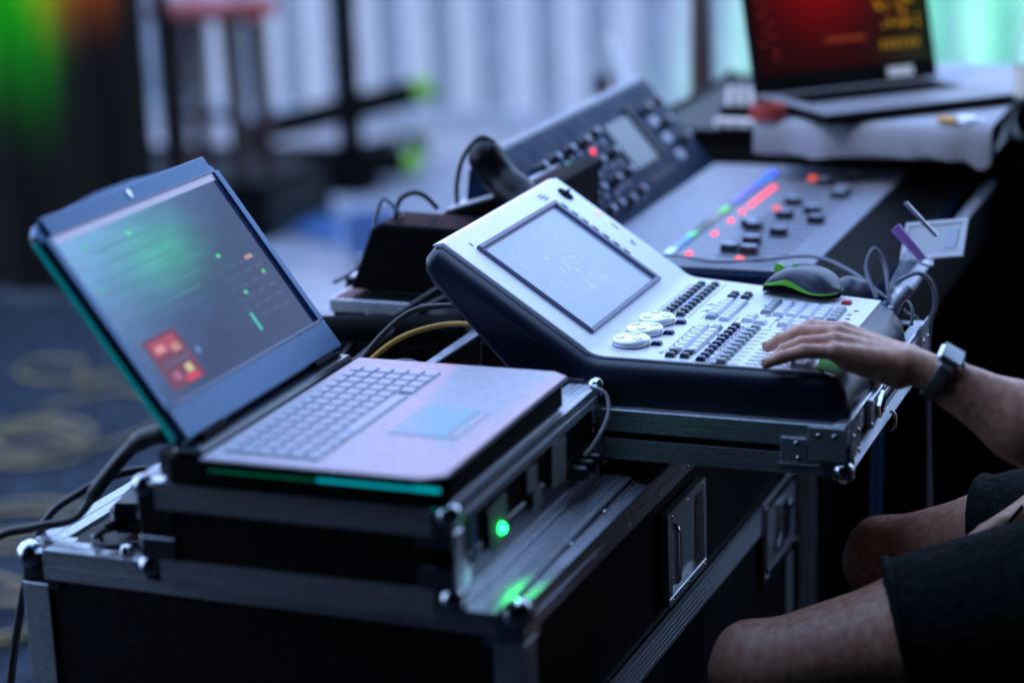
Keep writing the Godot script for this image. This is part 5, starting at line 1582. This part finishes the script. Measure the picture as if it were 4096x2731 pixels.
	for k in 1500:
		var leg := k % 2
		var h := HL if leg == 0 else HR
		var kn := KL if leg == 0 else KR
		var f := r.randf_range(0.66, 1.0) if leg == 0 else r.randf_range(0.62, 1.0)
		var ax := (kn - h).normalized()
		var c := h.lerp(kn, f)
		var rad := lerpf(0.075, 0.056, (f - 0.62) / 0.38)
		var th := r.randf_range(-1.5, 1.7)
		var o := (Vector3.UP * cos(th) + Vector3(0, 0, 1) * sin(th))
		o = (o - ax * o.dot(ax)).normalized()
		var p0 := c + o * (rad - 0.001)
		var p1 := p0 + (o * r.randf_range(0.3, 0.9) + ax * r.randf_range(0.2, 1.2) + Vector3(0, -0.5, r.randf_range(-0.4, 0.4))).normalized() * r.randf_range(0.006, 0.013)
		var w := ax.cross(o) * 0.00022
		tri(st, p0 - w, p0 + w, p1, o)
	var hair := part(t, "leg_hair", st.commit(), M.hair)
	hair.set_meta("kind", "stuff")

	# wrist watch
	var wt := thing("wrist_watch", Vector3(-0.43, 0.905, -2.41), "square steel wrist watch with mesh strap on the resting hand", "watch")
	var adir := Vector3(0.868, -0.49, -0.1).normalized()
	var wc := Vector3(-0.43, 0.8795, -2.412)
	var up := (Vector3.UP - adir * adir.y).normalized()
	var sd := adir.cross(up)
	var rings := []
	for i in 4:
		var q: Array = [[-0.008, 0.0265], [-0.007, 0.028], [0.007, 0.0295], [0.008, 0.0285]][i]
		var ring := []
		for k in 28:
			var th := TAU * k / 28.0
			ring.append(wc + adir * q[0] + (sd * cos(th) * 1.06 + up * sin(th) * 0.98) * q[1])
		rings.append(ring)
	part(wt, "strap", ring_mesh(rings), mat("strap_mesh", lin(0.12, 0.12, 0.125), 0.45, 0.6))
	var WB := Basis(adir, up, sd).orthonormalized()
	var tilt := WB * Basis(Vector3(1, 0, 0), deg_to_rad(18.0))
	var hc := wc + tilt.y * 0.0315
	part(wt, "case", cbox(Vector3(0.03, 0.0085, 0.032), 0.0036), M.watch_steel, Transform3D(tilt, hc))
	part(wt, "dial", cbox(Vector3(0.023, 0.001, 0.026), 0.0), M.slot_dark, Transform3D(tilt, hc + tilt.y * 0.0046))
	var gm := part(wt, "crystal", cbox(Vector3(0.025, 0.0012, 0.028), 0.0004), M.clear_plastic, Transform3D(tilt, hc + tilt.y * 0.0062))
	gm.name = "crystal"
	for s in [-1, 1]:
		part(wt, "lug", cbox(Vector3(0.017, 0.005, 0.008), 0.0015), M.watch_steel, Transform3D(tilt, hc + tilt.z * (s * 0.0195) - tilt.y * 0.003))
	part(wt, "crown", cyl(hc + tilt.x * 0.015, hc + tilt.x * 0.0185, 0.0028), M.watch_steel)

	whole("stylus", cyl(Vector3(-0.33, 0.735, -2.405), Vector3(-0.383, 0.66, -2.402), 0.0026, 0.0018, 8), M.matt_black, Transform3D(), "thin black stylus held in the hand on the lap", "pen")
	# stool
	var so := thing("stool", Vector3(-0.06, 0, -2.52), "round black stool under the seated person", "stool")
	part(so, "seat", lathe([Vector2(0.0001, 0.0), Vector2(0.16, 0.0), Vector2(0.175, 0.012), Vector2(0.175, 0.035), Vector2(0.16, 0.045), Vector2(0.0001, 0.045)], 30), M.matt_black, at(Vector3(-0.07, 0.5, -2.52)))
	for k in 4:
		var th := PI * 0.25 + k * PI * 0.5
		part(so, "leg", cyl(Vector3(-0.07 + cos(th) * 0.11, 0.502, -2.52 + sin(th) * 0.11), Vector3(-0.07 + cos(th) * 0.2, 0.0, -2.52 + sin(th) * 0.2), 0.012), M.bright_steel)
	part(so, "foot_ring", tube(ring_line(Vector3(-0.07, 0.2, -2.52), 0.166, Vector3.ZERO), 0.008, 8), M.bright_steel)

func nail_mesh() -> ArrayMesh:
	if not mesh_cache.has("nail"):
		mesh_cache["nail"] = cbox(Vector3(0.0085, 0.0012, 0.0085), 0.0006)
	return mesh_cache["nail"]

# ------------------------------------------------------------------ surroundings
func coil(c: Vector3, r: float, turns: int, seed_: int, label: String, tail: Array = []) -> void:
	var rr := RandomNumberGenerator.new()
	rr.seed = seed_
	var pts := []
	var cx := 0.0
	var cz := 0.0
	for k in turns * 10 + 1:
		if k % 7 == 0:
			cx = lerpf(cx, rr.randf_range(-0.4, 0.4) * r, 0.6)
			cz = lerpf(cz, rr.randf_range(-0.4, 0.4) * r, 0.6)
		var th := TAU * k / 10.0
		var q := r * (0.85 + 0.25 * sin(k * 0.43 + seed_))
		pts.append(c + Vector3(cos(th) * q + cx, 0.006 + 0.011 * (float(k) / 10.0), sin(th) * q * 0.9 + cz))
	for v in tail:
		pts.append(v)
	whole("cable_coil", tube(spline(pts, 3), 0.0048, 7), M.cable_dusty_yellow, Transform3D(), label, "cable")

func drape_mesh(x0: float, x1: float, y0: float, y1: float, z: float, amp := 0.05, folds := 16.0) -> ArrayMesh:
	var rings := []
	var n := 120
	for i in n + 1:
		var u := float(i) / n
		var x := lerpf(x0, x1, u)
		var dz := amp * sin(u * folds * TAU) + amp * 0.4 * sin(u * folds * 2.7 * TAU + 1.0)
		rings.append([Vector3(x, y0, z + dz * 1.2), Vector3(x, y1, z + dz * 0.6), Vector3(x, y1, z + dz * 0.6 - 0.006), Vector3(x, y0, z + dz * 1.2 - 0.006)])
	return ring_mesh(rings)

func added_par_lamp(c: Vector3, aim: Vector3, lens: String, col: Color, energy: float, angle: float, label: String) -> void:  # unseen lamp added to tint what it lights
	var t := thing("added_lamp", c, label, "stage lamp")
	var d := (aim - c).normalized()
	var B := Basis(Quaternion(Vector3.UP, d)) if absf(d.y) < 0.999 else Basis(Vector3.RIGHT, PI)
	part(t, "housing", lathe([Vector2(0.0001, -0.13), Vector2(0.05, -0.13), Vector2(0.075, -0.11), Vector2(0.085, -0.08), Vector2(0.09, 0.08), Vector2(0.097, 0.085), Vector2(0.097, 0.1), Vector2(0.088, 0.1), Vector2(0.082, 0.07)], 24), M.matt_black, Transform3D(B, c))
	part(t, "lamp_lens", lathe([Vector2(0.082, 0.07), Vector2(0.06, 0.078), Vector2(0.03, 0.083), Vector2(0.0001, 0.085)], 24), M[lens], Transform3D(B, c))
	part(t, "yoke", tube(spline([c + B.x * 0.1, c + B.x * 0.11 + Vector3(0, 0.09, 0), c + Vector3(0, 0.17, 0), c - B.x * 0.11 + Vector3(0, 0.09, 0), c - B.x * 0.1], 5), 0.008, 6), M.matt_black)
	part(t, "clamp", cbox(Vector3(0.04, 0.06, 0.04), 0.004), M.matt_black, at(c + Vector3(0, 0.2, 0)))
	var s := SpotLight3D.new()
	s.name = "lamp_beam"
	s.light_color = col
	s.light_energy = energy
	s.spot_angle = angle
	s.spot_angle_attenuation = 0.5
	s.spot_range = 30.0
	s.spot_attenuation = 2.0
	s.light_size = 0.08
	s.shadow_enabled = true
	s.transform = Transform3D(Basis.looking_at(d, Vector3.UP if absf(d.y) < 0.99 else Vector3.RIGHT), d * 0.13)
	t.add_child(s)

func build_surroundings() -> void:
	# tent added, unseen: roofs and walls keep light off the camera side
	var t := thing("shade_tent", Vector3(0, 0, 1.0), "black tent added out of view to shade the control position", "shade_tent")
	part(t, "roof", cbox(Vector3(4.6, 0.02, 3.9), 0.0), M.shade_tent_black, at(Vector3(0.1, 2.75, 0.05)))
	part(t, "roof", cbox(Vector3(2.9, 0.02, 2.4), 0.0), M.shade_tent_black, at(Vector3(0.95, 2.75, -3.1)))  # second panel added to darken the person and right side
	part(t, "back_wall", drape_mesh(-2.2, 2.4, 0.01, 2.74, 1.95, 0.03, 20.0), M.shade_tent_black)
	part(t, "side_wall", cbox(Vector3(0.012, 2.73, 6.1), 0.0), M.shade_tent_black, at(Vector3(2.4, 1.375, -1.1)))
	part(t, "side_wall", cbox(Vector3(0.012, 2.73, 3.2), 0.0), M.shade_tent_black, at(Vector3(-2.2, 1.375, 0.38)))
	for e in [Vector2(-2.16, 1.9), Vector2(2.36, 1.9), Vector2(-2.16, -1.8), Vector2(2.36, -4.1)]:
		part(t, "pole", cyl(Vector3(e.x, 0, e.y), Vector3(e.x, 2.74, e.y), 0.025), M.brushed_aluminium)

	# slatted white fence with blue-grey boarding behind it
	var f := thing("slat_fence", Vector3(-3.0, 0, -8.55), "white vertical slat fence standing at the far side of the paving", "fence")
	for k in 34:
		bx(f, "slat", Vector3(-6.6 + k * 0.236 + 0.012 * sin(k * 2.3), 0.93, -8.59), Vector3(0.128, 1.72, 0.012), M.fence_white, 0.004)
	for y in [1.15, 1.75]:
		bx(f, "cross_rail", Vector3(-2.7, y, -8.606), Vector3(8.1, 0.07, 0.018), M.fence_white, 0.003)
	bx(f, "base_board", Vector3(-2.7, 0.045, -8.56), Vector3(8.1, 0.07, 0.06), M.backing_blue, 0.003)
	var hb := thing("hoarding", Vector3(-3.0, 0, -9.0), "blue grey boarding seen between the slats of the white fence", "hoarding")
	for k in 8:
		bx(hb, "board", Vector3(-6.9 + k * 1.22, 1.0, -8.632), Vector3(1.2, 2.0, 0.03), M.backing_blue, 0.003)

	# pipe and drape at the left
	var d := thing("drape_screen", Vector3(-4.6, 0, -5.5), "tall dark curtain screen lit green and amber", "curtain")
	part(d, "curtain", drape_mesh(-6.4, -3.3, 0.02, 2.2, -5.55, 0.016, 11.0), M.drape_charcoal)
	part(d, "top_pipe", cyl(Vector3(-6.4, 2.22, -5.56), Vector3(-3.25, 2.22, -5.56), 0.022), M.matt_black)
	for x in [-6.35, -3.27]:
		part(d, "upright", cyl(Vector3(x, 0.0, -5.62), Vector3(x, 2.25, -5.62), 0.024), M.matt_black)
		bx(d, "base_plate", Vector3(x, 0.006, -5.62), Vector3(0.4, 0.012, 0.4), M.matt_black, 0.002)

	var lc := thing("equipment_trunk", Vector3(-3.55, 0, -6.55), "low black trunk on the paving carrying a red stool and white sack", "flight case")
	trunk(lc, -4.25, -3.36, 0.0, 0.2, -6.35, -6.85, 0.0, 0.02, "matt_black")
	var rs := thing("stool", Vector3(-3.66, 0.202, -6.6), "small red seated stool with dark brown legs on a low trunk", "stool")
	part(rs, "seat", slab(rounded_rect(0.4, 0.26, 0.06), 0.06, 0.015), M.red_vinyl, at(Vector3(-3.645, 0.72, -6.6)))
	for e in [[-3.76, -6.52], [-3.53, -6.52], [-3.77, -6.69], [-3.52, -6.69]]:
		part(rs, "leg", cyl(Vector3(lerpf(e[0], -3.645, 0.1), 0.725, e[1]), Vector3(e[0], 0.2, e[1]), 0.036, 0.03), M.brown_leg)
	part(rs, "stretcher", cyl(Vector3(-3.755, 0.4, -6.52), Vector3(-3.535, 0.4, -6.52), 0.012), M.brown_leg)
	var sk := thing("sack", Vector3(-3.98, 0.202, -6.45), "crumpled white sack sitting on the low trunk beside the red stool", "sack")
	part(sk, "body", nets([[Vector3(-3.97, 0.3, -6.45), Vector3(-3.95, 0.47, -6.46), 0.1, 0.07, 0.03], [Vector3(-4.02, 0.29, -6.47), Vector3(-3.92, 0.29, -6.43), 0.08, 0.09, 0.04], [Vector3(-3.95, 0.47, -6.46), Vector3(-3.96, 0.6, -6.46), 0.06, 0.045, 0.03]], 0.016), M.bag_white)
	part(sk, "neck", lathe([Vector2(0.04, 0.0), Vector2(0.05, 0.03), Vector2(0.075, 0.06), Vector2(0.06, 0.065)], 14), M.bag_white, at(Vector3(-3.96, 0.61, -6.46)))

	# crank-up lamp stand with lime-capped legs and an added lamp bar above the frame
	var s := thing("lamp_stand", Vector3(-3.44, 0, -7.2), "black wind-up lamp stand with lime green caps on its legs", "stand")
	part(s, "mast", cyl(Vector3(-3.44, 0.06, -7.2), Vector3(-3.44, 1.6, -7.2), 0.045), M.matt_black)
	part(s, "inner_mast", cyl(Vector3(-3.44, 1.6, -7.2), Vector3(-3.44, 2.6, -7.2), 0.026), M.brushed_aluminium)
	part(s, "cross_bar", cyl(Vector3(-4.7, 2.6, -7.2), Vector3(-2.2, 2.6, -7.2), 0.024), M.matt_black)
	bx(s, "winch", Vector3(-3.4, 0.95, -7.15), Vector3(0.1, 0.14, 0.1), M.matt_black, 0.01)
	for e in [[Vector3(-3.44, 0.13, -7.2), Vector3(-3.28, 0.1, -7.3)], [Vector3(-3.44, 0.13, -7.2), Vector3(-4.3, 0.1, -7.2)], [Vector3(-3.95, 0.18, -7.3), Vector3(-3.3, 0.33, -7.5)], [Vector3(-3.44, 0.13, -7.2), Vector3(-3.5, 0.05, -7.9)]]:
		var dd: Vector3 = (e[1] - e[0]).normalized()
		var leg := part(s, "leg", cyl(e[0], e[1], 0.05), M.matt_black)
		part(leg, "end_cap", cyl(e[1], e[1] + dd * 0.06, 0.05, 0.044), M.lime)
	bx(s, "base_block", Vector3(-3.46, 0.05, -7.2), Vector3(0.2, 0.1, 0.16), M.matt_black, 0.01)
	bx(s, "jack_post", Vector3(-3.3, 0.16, -7.33), Vector3(0.03, 0.22, 0.03), M.brushed_aluminium, 0.003)

	# lamps added out of view to give the coloured washes
	added_par_lamp(Vector3(-3.95, 2.1, -4.9), Vector3(-3.84, 1.2, -5.55), "added_lamp_green", Color(0.03, 1.0, 0.02), 36.0, 14.5, "added green lamp tinting the tall dark curtain from above")
	added_par_lamp(Vector3(-3.45, 2.1, -4.95), Vector3(-3.52, 1.22, -5.55), "added_lamp_amber", Color(1.0, 0.5, 0.03), 40.0, 10.0, "added amber lamp tinting the edge of the tall dark curtain")
	added_par_lamp(Vector3(-3.0, 2.35, -7.2), Vector3(-0.97, 0.85, -1.98), "added_lamp_red", Color(1.0, 0.05, 0.06), 0.3, 3.6, "added red lamp on the bar tinting the front laptop")
	added_par_lamp(Vector3(-0.35, 2.3, -7.3), Vector3(-1.2, 0.75, -8.5), "added_lamp_teal", Color(0.0, 1.0, 0.35), 3.2, 24.0, "added teal lamp washing the right end of the white fence")
	var b2 := thing("added_lamp_bar", Vector3(-4.0, 0, -4.75), "added black goalpost bar holding the green and amber lamps", "added lamp bar")  # out of view, added to carry the two curtain lamps
	part(b2, "bar", cyl(Vector3(-5.2, 2.32, -4.9), Vector3(-3.3, 2.32, -4.93), 0.024), M.matt_black)
	part(b2, "upright", cyl(Vector3(-5.2, 0.0, -4.9), Vector3(-5.2, 2.34, -4.9), 0.024), M.matt_black)
	part(b2, "hanger", cyl(Vector3(-3.3, 2.32, -4.93), Vector3(-3.3, 2.22, -5.55), 0.014), M.matt_black)
	var b3 := thing("added_lamp_bar", Vector3(-0.2, 0, -7.3), "added black pole with short arm holding the teal lamp", "added lamp bar")  # out of view, added to carry the fence lamp
	part(b3, "upright", cyl(Vector3(0.1, 0.0, -7.3), Vector3(0.1, 2.55, -7.3), 0.024), M.matt_black)
	part(b3, "bar", cyl(Vector3(0.12, 2.53, -7.3), Vector3(-0.5, 2.53, -7.3), 0.02), M.matt_black)

	# slim posts and a dark bag seen beyond the mixing desk
	var mp := thing("microphone_stand", Vector3(-2.0, 0, -5.2), "thin grey microphone stand with black clip behind the mixing desk", "stand")
	part(mp, "pole", cyl(Vector3(-1.64, 0.0, -5.0), Vector3(-1.64, 0.72, -5.0), 0.01), M.brushed_aluminium)
	part(mp, "boom", cyl(Vector3(-1.64, 0.7, -5.0), Vector3(-1.7, 0.9, -5.0), 0.016, 0.014), M.brushed_aluminium)
	bx(mp, "clip", Vector3(-1.71, 0.78, -5.0), Vector3(0.03, 0.05, 0.03), M.matt_black, 0.004)
	part(mp, "base", lathe([Vector2(0.14, 0.0), Vector2(0.14, 0.015), Vector2(0.02, 0.03), Vector2(0.0001, 0.03)], 20), M.matt_black, at(Vector3(-1.64, 0, -5.0)))
	var pu := thing("closed_umbrella", Vector3(-1.35, 0, -4.6), "closed dark red umbrella on a pole between the two far laptops' screens and desk", "umbrella")
	pu.set_meta("label", "closed dark brown umbrella standing upright behind the mixing desk")
	part(pu, "canopy", tube(PackedVector3Array([Vector3(-1.345, 0.72, -4.6), Vector3(-1.345, 0.78, -4.6), Vector3(-1.345, 0.95, -4.6), Vector3(-1.345, 1.1, -4.6), Vector3(-1.345, 1.35, -4.6)]), [0.01, 0.026, 0.024, 0.02, 0.014], 10), M.brown_leg)
	part(pu, "pole", cyl(Vector3(-1.345, 0.03, -4.6), Vector3(-1.345, 1.45, -4.6), 0.014), M.brown_leg)
	part(pu, "base", lathe([Vector2(0.2, 0.0), Vector2(0.2, 0.04), Vector2(0.03, 0.06), Vector2(0.0001, 0.06)], 20), M.matt_black, at(Vector3(-1.345, 0, -4.6)))

	# things on the ground
	whole("blue_tarpaulin", slab(PackedVector2Array([Vector2(-3.9, -6.75), Vector2(-3.4, -6.62), Vector2(-2.75, -6.22), Vector2(-2.72, -6.36), Vector2(-3.3, -6.86), Vector2(-3.9, -6.95)]), 0.012, 0.004), M.tarp_blue, at(Vector3(0, 0.009, 0.1)), "folded strip of blue tarpaulin lying on the pale paving", "tarpaulin")
	var bu := thing("bucket", Vector3(-2.9, 0, -6.2), "small blue bucket standing on the pale paving", "bucket")
	part(bu, "wall", lathe([Vector2(0.0001, 0.0), Vector2(0.075, 0.0), Vector2(0.095, 0.16), Vector2(0.1, 0.165), Vector2(0.092, 0.165), Vector2(0.072, 0.006)], 24), M.tarp_blue, at(Vector3(-2.85, 0.009, -6.1)))
	part(bu, "bail", tube(spline([Vector3(-2.95, 0.16, -6.1), Vector3(-2.93, 0.08, -6.02), Vector3(-2.85, 0.05, -5.99), Vector3(-2.77, 0.08, -6.02), Vector3(-2.75, 0.16, -6.1)], 5), 0.004, 6), M.bright_steel)
	coil(Vector3(-2.9, 0.002, -4.22), 0.15, 3, 1, "round coil of dusty yellow cable on the dark ground", [Vector3(-2.7, 0.02, -4.3), Vector3(-2.72, 0.01, -4.6), Vector3(-2.95, 0.01, -4.7), Vector3(-3.05, 0.01, -4.5)])
	coil(Vector3(-3.24, 0.002, -4.85), 0.15, 1, 2, "loose coil of yellow cable trailing a wavy end on the ground", [Vector3(-3.05, 0.02, -4.7), Vector3(-2.98, 0.01, -5.0), Vector3(-3.1, 0.01, -5.2), Vector3(-3.3, 0.01, -5.25)])
	coil(Vector3(-2.36, 0.002, -3.25), 0.12, 3, 3, "small tight coil of yellow cable on the ground beside the trunk")
	coil(Vector3(-2.62, 0.002, -3.75), 0.13, 2, 6, "open yellow cable loops on the ground near the trunk's corner", [Vector3(-2.7, 0.02, -3.6), Vector3(-2.55, 0.01, -3.5), Vector3(-2.4, 0.01, -3.45)])
	whole("blue_cable", tube(spline([Vector3(-0.655, 0.86, -3.1), Vector3(-0.64, 0.8, -3.11), Vector3(-0.645, 0.6, -3.12), Vector3(-0.65, 0.3, -3.12), Vector3(-0.66, 0.01, -3.1)], 6), 0.008, 8), M.tarp_blue, Transform3D(), "blue cable hanging down below the mixing desk", "cable")

# ------------------------------------------------------------------
func _ready() -> void:
	rng.seed = 1
	# camera
	var cam := Camera3D.new()
	cam.name = "camera"
	cam.position = Vector3(0, 1.6, 0)
	cam.rotation_degrees = Vector3(-15.374, 21.5, -2.129)
	var ca := CameraAttributesPhysical.new()
	ca.frustum_focal_length = 77.37
	ca.frustum_focus_distance = 2.7
	ca.exposure_aperture = 1.6
	ca.frustum_near = 0.05
	ca.frustum_far = 200.0
	cam.attributes = ca
	cam.fov = 17.634
	cam.near = 0.05
	cam.far = 200.0
	add_child(cam)
	cam.current = true
	# sky and sun
	var we := WorldEnvironment.new()
	var env := Environment.new()
	env.background_mode = Environment.BG_SKY
	var sky := Sky.new()
	var ps := ProceduralSkyMaterial.new()
	ps.sky_top_color = Color(0.58, 0.71, 0.94)
	ps.sky_horizon_color = Color(0.73, 0.84, 1.0)
	ps.sky_curve = 0.3
	ps.ground_bottom_color = Color(0.2, 0.22, 0.26)
	ps.ground_horizon_color = Color(0.4, 0.44, 0.5)
	ps.sky_energy_multiplier = 1.0
	sky.sky_material = ps
	env.sky = sky
	env.background_energy_multiplier = 1.0
	env.tonemap_mode = Environment.TONE_MAPPER_LINEAR
	env.tonemap_exposure = 4.5
	env.sdfgi_enabled = true
	env.ssao_enabled = true
	env.ssil_enabled = true
	we.environment = env
	add_child(we)
	var sun := DirectionalLight3D.new()
	sun.name = "sun"
	sun.light_energy = 0.15
	sun.light_color = Color(0.92, 0.95, 1.0)
	sun.light_angular_distance = 14.0
	sun.rotation_degrees = Vector3(-48, -25, 0)
	sun.shadow_enabled = true
	add_child(sun)

	make_materials()
	# ground
	structure("ground", cbox(Vector3(120, 0.02, 120), 0.0), M.asphalt, at(Vector3(0, -0.01, 0)))
	structure("paving", slab(PackedVector2Array([Vector2(-9, -6.9), Vector2(-4.4, -6.1), Vector2(-3.0, -5.5), Vector2(3.0, -5.2), Vector2(8, -5.2), Vector2(8, -14), Vector2(-9, -14)]), 0.008), M.pale_paving)
	build_surroundings()
	build_cases()
	build_mixing_desk()
	build_back_table()
	build_lighting_desk()
	build_laptop_front()
	build_mouse()
	build_person()
	build_right_side()
	build_left_clutter()
